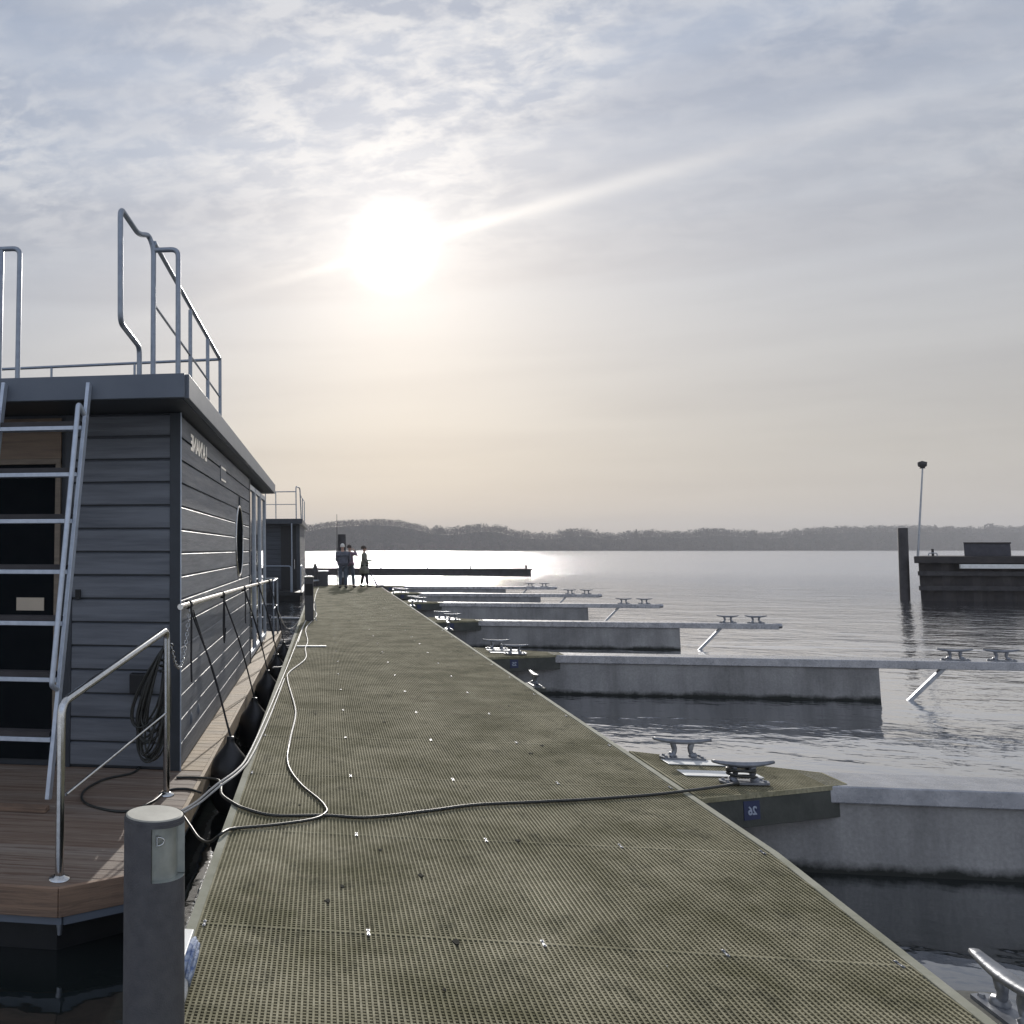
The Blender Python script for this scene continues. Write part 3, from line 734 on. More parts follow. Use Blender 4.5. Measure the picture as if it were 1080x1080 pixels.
# blue and white rope hank and edge fitting by the bollard
hk = empty('rope_hank', (-.60, 3.45, -.02), 'blue and white rope hank hanging at the walkway edge beside the round bollard', 'rope')
q = MB(); random.seed(5)
for i in range(7):
    r_ = random.uniform(.045, .075); cz = random.uniform(-.03, .0)
    q.tube([Vector((-.518 + .012 * i / 3 + .012 * math.cos(a_), 3.36 + .02 * (i % 3) + r_ * 1.3 * math.sin(a_), .01 + cz + r_ * .8 * math.cos(a_) + .055)) for a_ in [k * math.pi / 9 for k in range(18)]], .008, 7, True)
q.build('coil', M['bluerope'], hk)
q = MB(); q.tube(cat([(-.515, 3.30, .03), (-.50, 3.20, .03), (-.51, 3.10, .016), (-.54, 3.0, .016), (-.60, 2.95, -.06), (-.61, 2.97, -.25)], 6), .011, 8); q.build('rope_tail', M['whiterope'], hk)
q = MB().box(-.592, -.545, 3.50, 3.74, -.03, .022); tag(q.build('edge_bracket', M['white'], org=(-.57, 3.6, 0), bevel=.004), 'small white bracket clamped on the left walkway edge beside the rope hank', 'bracket')

# ------------------------------------------------------------------ round bollard lamp in front
by = 2.30; bc = atY(163, 853, by); bxx, bz = bc.x, bc.z
rb = atY(194.5, 853, by).x - bc.x
bol = empty('bollard_light', (bxx, by, 0), 'thick round anthracite bollard light with pale flat cap at the lower left', 'bollard')
nseg = 72; zt = bz - .012
mb = MB(); a0, a1 = R(-84), R(8)    # opening turned to the walkway
zo1, zo0 = bz - .028, bz - .155
rows = [.0, .05, zo0, zo1, zt - .008, zt]
for ri in range(len(rows) - 1):
    for k in range(nseg):
        t0, t1 = 2 * math.pi * k / nseg - math.pi, 2 * math.pi * (k + 1) / nseg - math.pi
        if ri == 2 and a0 < (t0 + t1) / 2 < a1: continue
        ra = rb * (.985 if rows[ri] == zt - .008 else 1); rb2 = rb * (.975 if rows[ri + 1] == zt else 1)
        mb.add([(bxx + ra * math.cos(t0), by + ra * math.sin(t0), rows[ri]), (bxx + ra * math.cos(t1), by + ra * math.sin(t1), rows[ri]),
                (bxx + rb2 * math.cos(t1), by + rb2 * math.sin(t1), rows[ri + 1]), (bxx + rb2 * math.cos(t0), by + rb2 * math.sin(t0), rows[ri + 1])], [(0, 1, 2, 3)], False)
mb.lathe([(rb + .03, 0), (rb + .03, .008), (rb, .010)], (bxx, by, 0), 40, False)
bo_ = mb.build('bollard_post', M['bollard'], bol)
bm = bmesh.new(); bm.from_mesh(bo_.data); bmesh.ops.remove_doubles(bm, verts=bm.verts, dist=.0004); bmesh.ops.recalc_face_normals(bm, faces=bm.faces)
for f in bm.faces: f.smooth = abs(f.normal.z) < .5
bm.to_mesh(bo_.data); bm.free()
MB().lathe([(.0005, zt + .002), (rb - .008, zt + .002), (rb - .004, zt - .001), (rb - .004, zt - .012)], (bxx, by, 0), 48, False).build('cap', M['cream'], bol)
# recess
q = MB(); rin = rb - .018; ang = [a0 + (a1 - a0) * k / 12 for k in range(13)]
for k in range(12):
    q.add([(bxx + rin * math.cos(ang[k]), by + rin * math.sin(ang[k]), zo0 - .002), (bxx + rin * math.cos(ang[k + 1]), by + rin * math.sin(ang[k + 1]), zo0 - .002),
           (bxx + rin * math.cos(ang[k + 1]), by + rin * math.sin(ang[k + 1]), zo1 + .002), (bxx + rin * math.cos(ang[k]), by + rin * math.sin(ang[k]), zo1 + .002)], [(0, 1, 2, 3)])
for zz in (zo0 - .001, zo1 + .001):
    q.add([(bxx + r_ * math.cos(t), by + r_ * math.sin(t), zz) for r_ in (rin, rb) for t in ang], [(k, k + 1, 14 + k, 13 + k) for k in range(12)])
for t in (a0, a1):
    q.add([(bxx + r_ * math.cos(t), by + r_ * math.sin(t), zz) for r_, zz in ((rin, zo0), (rb, zo0), (rb, zo1), (rin, zo1))], [(0, 1, 2, 3)])
q.build('lamp_window', M['recess'], bol)
q = MB(); aa = R(-66); u_ = Vector((-math.sin(aa), math.cos(aa), 0)); n_ = Vector((math.cos(aa), math.sin(aa), 0)); cc0 = Vector((bxx, by, zo1 - .032)) + n_ * (rin + .008)
q.tube(round_path([cc0 - u_ * .009 + Vector((0, 0, .011)), cc0 - u_ * .009 - Vector((0, 0, .011))], .001), .003, 8)
q.tube([cc0 - u_ * .007 + u_ * .016 * math.sin(t) + Vector((0, 0, .010 * math.cos(t))) for t in [k * math.pi / 10 for k in range(11)]], .0022, 8)
q.build('key_ring', M['chrome'], bol)

# ------------------------------------------------------------------ service posts on the left edge further on
sp = empty('service_post', (-.36, 19.7, 0), 'slim dark square service post on the left walkway edge before the far houseboat', 'service post')
MB().box(-.455, -.265, 19.7, 19.88, 0, .93).build('post_body', M['bollard'], sp, .006)
MB().box(-.465, -.255, 19.69, 19.89, .931, .955).build('cap', M['cream'], sp, .004)
MB().box(-.44, -.28, 19.695, 19.699, .55, .80).build('socket_panel', M['black'], sp)
MB().tube(cat([(-.25, 19.75, .42), (-.22, 19.72, .3), (-.24, 19.7, .1), (-.2, 19.66, .012)], 5), .012, 8).build('plug_cable', M['whiterope'], sp)
sb = empty('locker', (-.13, 38.2, 0), 'low dark locker box on the walkway at its far left end', 'locker')
MB().box(-.36, .10, 38.2, 38.65, 0, .60).build('locker_body', M['bollard'], sb, .01)
MB().box(-.38, .12, 38.18, 38.67, .601, .64).build('lid', M['galv'], sb, .005)
s2 = empty('mooring_stub', (-.40, 37.8, 0), 'small pointed dark mooring post left of the far locker', 'post')
MB().lathe([(.0005, .98), (.05, .90), (.10, .74), (.12, .7), (.12, 0)], (-.42, 37.9, 0), 12).build('stub', M['pile'], s2)
MB().lathe([(.13, .2), (.15, .21), (.15, .27), (.13, .28)], (-.42, 37.9, 0), 12).build('stub_ring', M['galv'], s2)

# ------------------------------------------------------------------ HOUSEBOAT 2 (far)
Y2 = 39.2; X2 = -1.10
h2 = empty('houseboat', (-3.2, 44, WATER), 'second, dark houseboat further along the left beyond the service post', 'houseboat', 'houseboats moored left of the walkway')
MB().box(-5.4, X2 - .004, Y2 + .004, 50, BD, 2.62).build('house_body', M['trim'], h2)
c_ = MB(); clad_front(c_, -5.4, X2 - .82, Y2, BD + .01, 2.6); c_.build('end_wall', M['clad2'], h2)
c_ = MB(); clad_side(c_, Y2 + .03, 47, X2, BD + .01, 2.6); c_.build('side_wall', M['clad2'], h2)
MB().box(X2 - .06, X2 + .02, Y2 - .03, Y2 + .03, BD, 2.61).build('corner_trim', M['trim'], h2)
dd = MB().box(X2 - .80, X2 - .14, Y2 - .02, Y2 + .002, BD, 2.55).build('stern_door', M['black'], h2)
MB().tube([(X2 - .22, Y2 - .05, .7), (X2 - .22, Y2 - .05, 1.1)], .012, 8).build('handle', M['chrome'], dd)
MB().box(-5.5, -.95, 38.6, 50.3, 2.622, 2.84).build('roof', M['trim'], h2, .006)
MB().box(-5.4, -.92, 36.9, 50.5, BD - .02, BD).build('deck', M['black'], h2)
MB().box(-5.38, -.94, 36.92, 50.48, BD - .14, BD - .021).build('deck_edge', M['black'], h2)
MB().box(-5.2, -1.05, 37.2, 50.2, -1.4, BD - .141).build('hull', M['black'], h2)
q = MB()
for xx in (-4.2, -3.3, -2.55, -2.1): q.tube([(xx, 39.1, 2.83), (xx, 39.1, 4.03)], .022, 8)
q.tube([(-4.2, 39.1, 4.03), (-1.2, 39.1, 4.03)], .022, 8); q.tube([(-4.2, 39.1, 3.48), (-1.25, 39.1, 3.48)], .016, 8)
for dy in (0, 2.): pass
q.tube([(-1.05, 39.1, 3.9), (-1.0, 45, 3.9)], .022, 8); q.tube([(-1.0, 45, 3.9), (-1.0, 45, 2.83)], .022, 8); q.tube([(-1.02, 42, 3.9), (-1.02, 42, 2.83)], .022, 8)
q.build('roof_railing', M['tube'], h2)
q = MB(); q.tube(round_path([(-1.22, 39.0, 2.83), (-1.22, 39.0, 4.26), (-1.06, 39.4, 4.2), (-1.02, 39.6, 2.83)], .12), .026, 10); q.build('ladder_hand_loop', M['tube'], h2)
q = MB()
for xx in (-4.62, -4.02): q.bar((xx, 38.55, 2.8), (xx, 37.9, BD), .04, .08, (0, -1, 0))
for k in range(8): q.box(-4.6, -4.04, 38.5 - k * .077 - .05, 38.5 - k * .077 + .05, 2.5 - k * .36, 2.54 - k * .36)
q.build('roof_ladder', M['alu'], h2)
q = MB()
q.tube(round_path([(-1.0, 37.1, BD), (-1.0, 37.1, .85), (-1.0, 39.0, .85)], .1), .024, 8)
q.tube([(-1.35, 37.0, BD), (-1.35, 37.0, 2.6)], .024, 8)
q.tube(round_path([(-1.4, 37.1, BD), (-1.4, 37.1, .85), (-4.0, 37.1, .85), (-4.0, 37.1, BD)], .1), .024, 8)
q.build('stern_railing', M['tube'], h2)
wf = empty('fender', (-.75, 37.6, -.4), 'pale fender hanging in sunlight at the corner of the far houseboat', 'fender')
MB().lathe([(.0005, .42), (.04, .40), (.10, .30), (.13, .18), (.13, -.25), (.08, -.38), (.0005, -.42)], (-.76, 37.6, .0), 18).build('bag', M['white'], wf)
MB().tube([(-.76, 37.6, .42), (-.98, 37.7, .85)], .012, 8).build('hanging_rope', M['whiterope'], wf)

# ------------------------------------------------------------------ people
def skin(name, verts, edges, radii, material, parent, off, sub=2):
    me = bpy.data.meshes.new(name); me.from_pydata([tuple(Vector(v)) for v in verts], edges, [])
    o = bpy.data.objects.new(name, me); C.objects.link(o)
    sk = o.modifiers.new('s', 'SKIN'); sk.use_smooth_shade = True
    for i, r_ in enumerate(radii):
        d = o.data.skin_vertices[0].data[i]; d.radius = r_ if isinstance(r_, tuple) else (r_, r_); d.use_root = (i == 0)
    ss = o.modifiers.new('u', 'SUBSURF'); ss.levels = sub; ss.render_levels = sub
    dg = bpy.context.evaluated_depsgraph_get(); dg.update()
    me2 = bpy.data.meshes.new_from_object(o.evaluated_get(dg)); bpy.data.objects.remove(o)
    for p_ in me2.polygons: p_.use_smooth = True
    me2.materials.clear(); me2.materials.append(material)
    o = bpy.data.objects.new(name, me2); C.objects.link(o); o.parent = parent; o.location = off
    return o
M['skin'] = mat('skin', (.42, .26, .19), (.38, .23, .17), .6)
M['coat1'] = mat('navy_jacket', (.11, .115, .14), (.07, .075, .095), .85, scale=9, bump=.4)
M['coat2'] = mat('mauve_jacket', (.20, .13, .165), (.13, .09, .115), .85, scale=9, bump=.4)
M['coat3'] = mat('olive_coat', (.20, .20, .165), (.14, .145, .115), .85, scale=9, bump=.4)
M['jeans'] = mat('blue_jeans', (.085, .10, .125), (.06, .075, .095), .9, scale=12, bump=.3)
M['darkcloth'] = mat('dark_trousers', (.025, .025, .028), (.018, .018, .02), .9)
M['shoe'] = mat('dark_shoes', (.02, .018, .016), (.03, .026, .022), .6)
M['hair'] = mat('brown_hair', (.05, .035, .025), (.03, .02, .015), .7)
M['cap'] = mat('pale_cap', (.62, .60, .55), (.52, .50, .46), .8)
def person(loc, rz, label, coat, trouser, arms, cap=None, stance=.12, h=1.75, coatlen=.0, legdy=(0, 0), width=1.):
    t = empty('person', loc, label, 'person', None); t.rotation_euler = (0, 0, rz); k = h / 1.75
    V = lambda x, y, z: Vector((x * k, y * k, z * k))
    Lh, Rh = arms   # ((elbow),(hand)) each; local frame: facing -Y
    # bare body: head, neck, torso, arms, hands, one continuous mesh
    vs = [V(0, 0, 1.02), V(0, 0, 1.15), V(0, 0, 1.36), V(0, -.005, 1.47), V(0, -.012, 1.54), V(0, -.02, 1.62), V(0, -.015, 1.70)]
    rs = [(.11, .07), (.12, .08), (.15, .09), (.055, .055), (.052, .055), (.078, .095), (.06, .075)]
    es = [(i, i + 1) for i in range(6)]
    for s, (el, ha) in ((-1, Lh), (1, Rh)):
        b = len(vs); sh = V(s * .185 * width, 0, 1.38)
        el, ha = V(*el), V(*ha); hd = (ha - el).normalized()
        vs += [sh, el, ha]; rs += [.05, .038, .027]; es += [(2, b), (b, b + 1), (b + 1, b + 2)]
        pm_ = ha + hd * .05 * k; vs.append(pm_); rs.append((.034, .020)); es.append((b + 2, b + 3))
        sd = hd.cross(Vector((0, 0, 1))); sd = sd.normalized() if sd.length > .1 else Vector((0, 1, 0))
        for q_ in range(4):
            f_ = len(vs); o_ = sd * (q_ - 1.5) * .017 * k; ln = (.06, .075, .07, .055)[q_] * k
            vs += [pm_ + o_ + hd * .02 * k, pm_ + o_ * 1.1 + hd * ln * .6 + Vector((0, -.004, -.006)), pm_ + o_ * 1.1 + hd * ln + Vector((0, -.012, -.012))]
            rs += [.009, .0085, .007]; es += [(b + 3, f_), (f_, f_ + 1), (f_ + 1, f_ + 2)]
        f_ = len(vs); vs += [ha + sd * .035 * k + hd * .035 * k, ha + sd * .05 * k + hd * .07 * k]; rs += [.011, .008]; es += [(b + 2, f_), (f_, f_ + 1)]
    for s, dy in ((-1, legdy[0]), (1, legdy[1])):
        b = len(vs); vs += [V(s * .09, 0, .90), V(s * (stance * .8), dy * .4 - .01, .5), V(s * stance, dy, .09)]; rs += [.06, .05, .04]
        es += [(0, b), (b, b + 1), (b + 1, b + 2)]
    body = skin('body', vs, es, rs, M['skin'], t, (0, 0, 0))
    # face details
    f = MB(); hz = 1.635 * k
    for s in (-1, 1): f.lathe([(.0005, -.010), (.008, -.007), (.010, 0)], (s * .028 * k, -.105 * k, hz), 8, True, 'y')
    for s in (-1, 1): f.tube([(s * .083 * k, -.01, hz - .02), (s * .09 * k, -.01, hz), (s * .083 * k, -.01, hz + .02)], [.008, .012, .008], 8)
    f.tube([(0, -.10 * k, hz + .005), (0, -.125 * k, hz - .03), (0, -.11 * k, hz - .038)], [.007, .012, .008], 8)
    f.tube([(-.022, -.103 * k, hz - .065), (0, -.112 * k, hz - .068), (.022, -.103 * k, hz - .065)], [.003, .006, .003], 8)
    fo_ = f.build('face', M['skin'], None); fo_.parent = t
    # hair or cap
    hb_ = MB(); hc = Vector((0, .0, 1.665 * k)); prof = []
    for i in range(9):
        a_ = math.pi / 2 * i / 8; prof.append((max(.0005, .098 * math.sin(a_)), .098 * math.cos(a_)))
    hb_.lathe(prof + [(.10, -.045)], (0, 0, 0), 18); hb_.v = [(x * .88, y * 1.1 + .018, z) for x, y, z in hb_.v]
    hb_.v = [tuple(Vector(v) + hc) for v in hb_.v]
    if cap: hb_.tube(cat([hc + Vector((-.075, -.06, .0)), hc + Vector((0, -.17, -.015)), hc + Vector((.075, -.06, .0))], 5), .014, 8)
    o = hb_.build('cap' if cap else 'hair', M['cap'] if cap else M['hair'], None); o.parent = t
    # coat
    bot = .86 - coatlen
    vs = [V(0, 0, 1.12), V(0, 0, 1.28), V(0, 0, 1.40), V(0, 0, 1.48), V(0, 0, (1.12 + bot) / 2), V(0, 0, bot)]
    rs = [(.175 * width, .135), (.19 * width, .135), (.17 * width, .115), (.075, .08), (.19 * width, .15), (.215 * width, .165)]
    es = [(0, 1), (1, 2), (2, 3), (0, 4), (4, 5)]
    for s, (el, ha) in ((-1, Lh), (1, Rh)):
        b = len(vs); el, ha = V(*el), V(*ha)
        vs += [V(s * .19 * width, 0, 1.385), el, el.lerp(ha, .92)]; rs += [.078, .060, .046]; es += [(2, b), (b, b + 1), (b + 1, b + 2)]
    skin('coat', vs, es, rs, coat, t, (0, 0, 0))
    if coatlen:
        sk_ = MB(); sk_.lathe([(.165, 1.06), (.185, .92), (.20, .75), (.225, .56), (.20, .555)], (0, 0, 0), 20)
        sk_.v = [(x * (1 + .05 * math.sin(5 * math.atan2(y, x))), y * .92, z) for x, y, z in sk_.v]
        so_ = sk_.build('coat_skirt', coat, None); so_.parent = t
    vs = [V(0, 0, 1.0)]; rs = [(.17, .13)]; es = []
    for s, dy in ((-1, legdy[0]), (1, legdy[1])):
        b = len(vs); vs += [V(s * .095, 0, .84), V(s * (stance * .85), dy * .4 - .01, .5), V(s * stance, dy, .10)]; rs += [.098, .076, .062]
        es += [(0, b), (b, b + 1), (b + 1, b + 2)]
    skin('trousers', vs, es, rs, trouser, t, (0, 0, 0))
    for s, dy in ((-1, legdy[0]), (1, legdy[1])):
        b = V(s * stance, dy, 0)
        skin('shoe', [b + Vector((0, .05, .05)), b + Vector((0, -.05, .045)), b + Vector((s * .01, -.16, .032))], [(0, 1), (1, 2)], [(.05, .048), (.046, .042), (.04, .03)], M['shoe'], t, (0, 0, 0))
    return t
pp = at(362.5, 620.5)
person((pp.x - .02, pp.y, 0), math.pi, 'person in dark jacket, jeans and pale cap, leftmost of the people, back to the camera', M['coat1'], M['jeans'],
       (((-.27, -.02, 1.12), (-.20, -.14, .98)), ((.27, -.03, 1.12), (.16, -.2, 1.02))), cap=True, stance=.12, h=1.76, width=1.22)
person((pp.x + .27, pp.y + .75, 0), 2.7, 'person in mauve jacket half hidden behind the capped person, one arm raised to the head', M['coat2'], M['jeans'],
       (((-.36, -.05, 1.30), (-.14, -.12, 1.52)), ((.30, .0, 1.12), (.26, -.10, .86))), cap=None, stance=.16, h=1.72, legdy=(0, .1))
pq = at(384.5, 619)
person((pq.x, 37.6, 0), 1.75, 'person in long olive coat standing side-on at the right, one hand held out', M['coat3'], M['darkcloth'],
       (((-.22, .02, 1.12), (-.16, -.16, 1.0)), ((.22, -.10, 1.14), (.16, -.42, 1.12))), cap=None, stance=.12, h=1.68, coatlen=.34, legdy=(-.12, .12), width=.95)
dk = empty('leaning_pole', (2.0, 37.4, 0), 'short dark pole leaning at a slant right of the person in the long coat', 'pole')
MB().tube([atY(390, 603, 37.7), atY(397, 616, 37.5), at(399, 618.5, .02)], .035, 8).build('pole', M['pile'], dk)
MB().tube([at(397, 619, .03), at(404, 618, .03)], .05, 8).build('foot', M['pile'], dk)

# ------------------------------------------------------------------ FAR SHORE
def shoreY(x): return 985 + .50 * x
prof = [(60, 552), (160, 548), (260, 552), (321, 554), (353, 549), (397, 547), (422, 549), (440, 552), (454, 557), (476, 558), (492, 556), (508, 554), (527, 555), (541, 560), (560, 562), (577, 563), (599, 560), (617, 559), (646, 564), (671, 561), (690, 560), (720, 562), (751, 558.5), (780, 560), (813, 562.6), (856, 557.5), (907, 556), (957, 555), (1015, 557), (1058, 556), (1080, 556), (1180, 556), (1300, 558)]
RT = []
for a_, b_ in prof:
    r = ray(a_, b_); # intersect with ridge line Y = shoreY(X)+90
    t = (985 + 90) / (r.y - .5 * r.x); RT.append((r.x * t, EYE + r.z * t))
def ridge(x):
    if x <= RT[0][0]: return RT[0][1]
    for (xa, za), (xb, zb) in zip(RT, RT[1:]):
        if x <= xb: return za + (zb - za) * (x - xa) / (xb - xa)
    return RT[-1][1]
TH = 9.5
def groundz(x, d):    # d = metres behind the shoreline
    g_ = max(1.0, ridge(x) - TH * .8)
    t = min(1., max(0., d / 90.))
    return -1.2 + 1.6 * min(1, d / 4.) + (g_ - .4) * (t * t * (3 - 2 * t)) * (1 if d < 90 else max(.3, 1 - (d - 90) / 150.))
mb = MB(); xs = [-420 + 12 * i for i in range(175)]; ds = [-3, 0, 3, 8, 20, 35, 50, 65, 80, 90, 110, 150, 220, 300]
vs = [(x, shoreY(x) + d, groundz(x, d) if d > 0 else -2.5) for x in xs for d in ds]; nd_ = len(ds)
mb.add(vs, [(i * nd_ + j, (i + 1) * nd_ + j, (i + 1) * nd_ + j + 1, i * nd_ + j + 1) for i in range(len(xs) - 1) for j in range(nd_ - 1)], True)
tag(mb.build('far_hills', mat('winter_hillside', (.035, .031, .024), (.028, .026, .02), .95, scale=.05)), kind='structure').name = 'hills'
M['twig'] = mat('bare_branches', (.15, .125, .105), (.045, .04, .032), .95, scale=.09, sc=(1, 1, 1.6), pos=(.4, .6))
M['ever'] = mat('dark_evergreens', (.030, .035, .020), (.02, .024, .015), .95, scale=.1)
def crown(mb, cx, cy, z0, h, w, n, rnd):
    for _ in range(n):
        while True:
            a, b_, c = rnd.uniform(-1, 1), rnd.uniform(-1, 1), rnd.uniform(-1, 1)
            q = a * a + b_ * b_ + c * c
            if q < 1 and q > .12: break
        p_ = Vector((cx + a * w / 2 * (1 if c > -.3 else .8), cy + b_ * w / 2, z0 + h * (.46 + .56 * c)))
        s = rnd.uniform(.35, 1.0) * h / 11
        u = Vector((rnd.gauss(0, 1), rnd.gauss(0, .5), rnd.gauss(0, 1))).normalized() * s
        v = Vector((rnd.gauss(0, 1), rnd.gauss(0, .5), rnd.gauss(0, 1))).normalized() * s
        mb.add([p_ - u, p_ + v, p_ + u, p_ - v * .8], [(0, 1, 2, 3)])
for k_ in ('twig', 'ever'): M[k_].node_tree.nodes['Principled BSDF'].inputs['Specular IOR Level'].default_value = 0.
bpy.data.materials['winter_hillside'].node_tree.nodes['Principled BSDF'].inputs['Specular IOR Level'].default_value = 0.
rnd = random.Random(11); tw = MB(); ev = MB()
for d, step, n in ((5, 5.5, 70), (12, 6, 60), (22, 6, 45), (34, 6, 45), (48, 6, 45), (62, 6, 45), (76, 6, 45), (84, 4.5, 60), (89, 3.6, 80), (94, 3.6, 80)):
    x = -400
    while x < 1500:
        x += step * rnd.uniform(.6, 1.4); dd_ = d + rnd.uniform(-4, 4); h = TH * rnd.uniform(.72, 1.22)
        if d < 20: h *= .9
        if d < 20 and rnd.random() < .06: continue
        tgt = ev if rnd.random() < .13 else tw
        gz = groundz(x, dd_)
        am = 1.3 if x < 150 else 4.2
        if gz + h > ridge(x) + am - 1.5 or d > 80: h = max(4, ridge(x) + rnd.uniform(-.6, 1) * am - .5 - gz)
        if d < 20: tgt.bar((x, shoreY(x) + dd_, gz - .5), (x + rnd.uniform(-.5, .5), shoreY(x) + dd_, gz + h * .6), .5, .5)
        crown(tgt, x, shoreY(x) + dd_, gz, h, h * rnd.uniform(.75, 1.15), n, rnd)
tag(tw.build('far_woodland', M['twig']), 'bare winter woodland covering the far shore as one grey-brown mass', 'woodland', kind='stuff')
tag(ev.build('far_evergreens', M['ever']), 'darker evergreens mixed through the woodland on the far shore', 'woodland', kind='stuff')
for (px, py, kind, lb) in ((462, 553.5, 'b', 'rounded bare tree rising from the shoulder right of the highest far hill'), (671, 558.5, 'e', 'pointed dark conifer standing over the far treeline right of centre'),
                           (1044, 552, 'b', 'tall rounded bare tree above the far woodland behind the breakwater box'), (743, 556, 'b', 'broad bare tree on the far treeline between conifer and right-hand hill'),
                           (600, 557.5, 'b', 'bare tree crown on the low far treeline left of the pointed conifer')):
    r = ray(px, py); t = (985 + 100) / (r.y - .5 * r.x); x = r.x * t; zt_ = EYE + r.z * t; y = shoreY(x) + 100; gz = groundz(x, 100); h = max(10, zt_ - gz)
    o = empty('conifer_tree' if kind == 'e' else 'bare_tree', (x, y, gz), lb, 'tree')
    m1 = MB(); m1.tube([(x, y, gz - 1), (x, y, gz + h * .4), (x + .2, y, gz + h * .8)], [.45, .35, .12], 8)
    for _ in range(9):
        a = rnd.uniform(0, 6.28); z_ = gz + h * rnd.uniform(.3, .7)
        m1.tube([(x, y, z_), (x + math.cos(a) * h * .28, y + math.sin(a) * h * .28, z_ + h * .22)], [.16, .04], 5)
    m1.build('trunk', M['twig'], o)
    m2 = MB()
    if kind == 'e':
        for _ in range(260):
            f_ = rnd.random(); w_ = (1 - f_) * 3.4 * rnd.uniform(.3, 1); a = rnd.uniform(0, 6.28)
            p_ = Vector((x + math.cos(a) * w_, y + math.sin(a) * w_, gz + h * (.15 + .87 * f_))); u = Vector((rnd.gauss(0, 1), 0, rnd.gauss(0, .6))).normalized() * .8; v = Vector((rnd.gauss(0, .6), 0, rnd.gauss(0, 1))).normalized() * .6
            m2.add([p_ - u, p_ + v, p_ + u, p_ - v], [(0, 1, 2, 3)])
    else: crown(m2, x, y, gz, h, h * 1.15, 330, rnd)
    m2.build('crown', M['ever'] if kind == 'e' else M['twig'], o)

# ------------------------------------------------------------------ WATER
def water_mat():
    m, nt, b, P = base('lake_water', .05, 0, 1.6)
    b.inputs['Base Color'].default_value = (.012, .016, .016, 1)
    n1 = noise(nt, P, .55, 3, .5, (.75, 1, 1), .3)
    n2 = noise(nt, P, 2.3, 3, .55, (.7, 1, 1), .2)
    n3 = noise(nt, P, 9., 3, .5, (.7, 1, 1))
    sx = nd(nt, 'ShaderNodeSeparateXYZ'); nt.links.new(P, sx.inputs[0])
    # calm lee water close to the walkway, open lake ruffled
    mr = nd(nt, 'ShaderNodeMapRange'); mr.inputs[1].default_value = 3; mr.inputs[2].default_value = 70; mr.inputs[3].default_value = .32; mr.inputs[4].default_value = 3.0
    nt.links.new(sx.outputs[1], mr.inputs[0])
    rg = nd(nt, 'ShaderNodeMapRange'); rg.inputs[1].default_value = 20; rg.inputs[2].default_value = 90; rg.inputs[3].default_value = .03; rg.inputs[4].default_value = .14
    nt.links.new(sx.outputs[1], rg.inputs[0]); nt.links.new(rg.outputs[0], b.inputs['Roughness'])
    pt = ramp(nt, noise(nt, P, .05, 3, .6), [(.35, .55), (.65, 1.)])
    def mth(op, a, b_):
        n = nd(nt, 'ShaderNodeMath', operation=op)
        for i, v in enumerate((a, b_)):
            if isinstance(v, (int, float)): n.inputs[i].default_value = v
            else: nt.links.new(v, n.inputs[i])
        return n.outputs[0]
    h = mth('ADD', mth('MULTIPLY', n1, .10), mth('MULTIPLY', n2, .030)); h = mth('ADD', h, mth('MULTIPLY', mth('MULTIPLY', n3, .009), mr.outputs[0]))
    h = mth('MULTIPLY', h, mth('MULTIPLY', pt, mr.outputs[0]))
    bp = nd(nt, 'ShaderNodeBump'); bp.inputs['Strength'].default_value = 1.; bp.inputs['Distance'].default_value = 1.
    nt.links.new(h, bp.inputs['Height']); nt.links.new(bp.outputs[0], b.inputs['Normal'])
    gl = nd(nt, 'ShaderNodeBsdfGlossy'); gl.inputs['Color'].default_value = (.92, .93, .96, 1); nt.links.new(rg.outputs[0], gl.inputs['Roughness']); nt.links.new(bp.outputs[0], gl.inputs['Normal'])
    mx = nd(nt, 'ShaderNodeMixShader'); lw_ = nd(nt, 'ShaderNodeLayerWeight'); lw_.inputs['Blend'].default_value = .5
    nt.links.new(ramp(nt, lw_.outputs['Facing'], [(.5, .02), (.66, .16), (.79, .52), (.90, .82)]), mx.inputs[0])
    nt.links.new(b.outputs[0], mx.inputs[1]); nt.links.new(gl.outputs[0], mx.inputs[2]); nt.links.new(mx.outputs[0], nt.nodes['Material Output'].inputs['Surface'])
    return m
wm = MB(); wm.add([(-1500, -250, WATER), (2600, -250, WATER), (2600, 2600, WATER), (-1500, 2600, WATER)], [(0, 1, 2, 3)])
tag(wm.build('water', water_mat()), kind='structure')

# ------------------------------------------------------------------ HAZE
hz = MB().box(-1520, 2620, -260, 2620, -3.5, 75)
hm = bpy.data.materials.new('haze_air'); hm.use_nodes = True; nt = hm.node_tree; nt.nodes.clear()
out = nd(nt, 'ShaderNodeOutputMaterial'); pv = nd(nt, 'ShaderNodeVolumePrincipled')
pv.inputs['Color'].default_value = (.93, .93, .96, 1); pv.inputs['Density'].default_value = .00034; pv.inputs['Anisotropy'].default_value = 0.
nt.links.new(pv.outputs[0], out.inputs['Volume'])
tag(hz.build('haze', hm), kind='stuff')

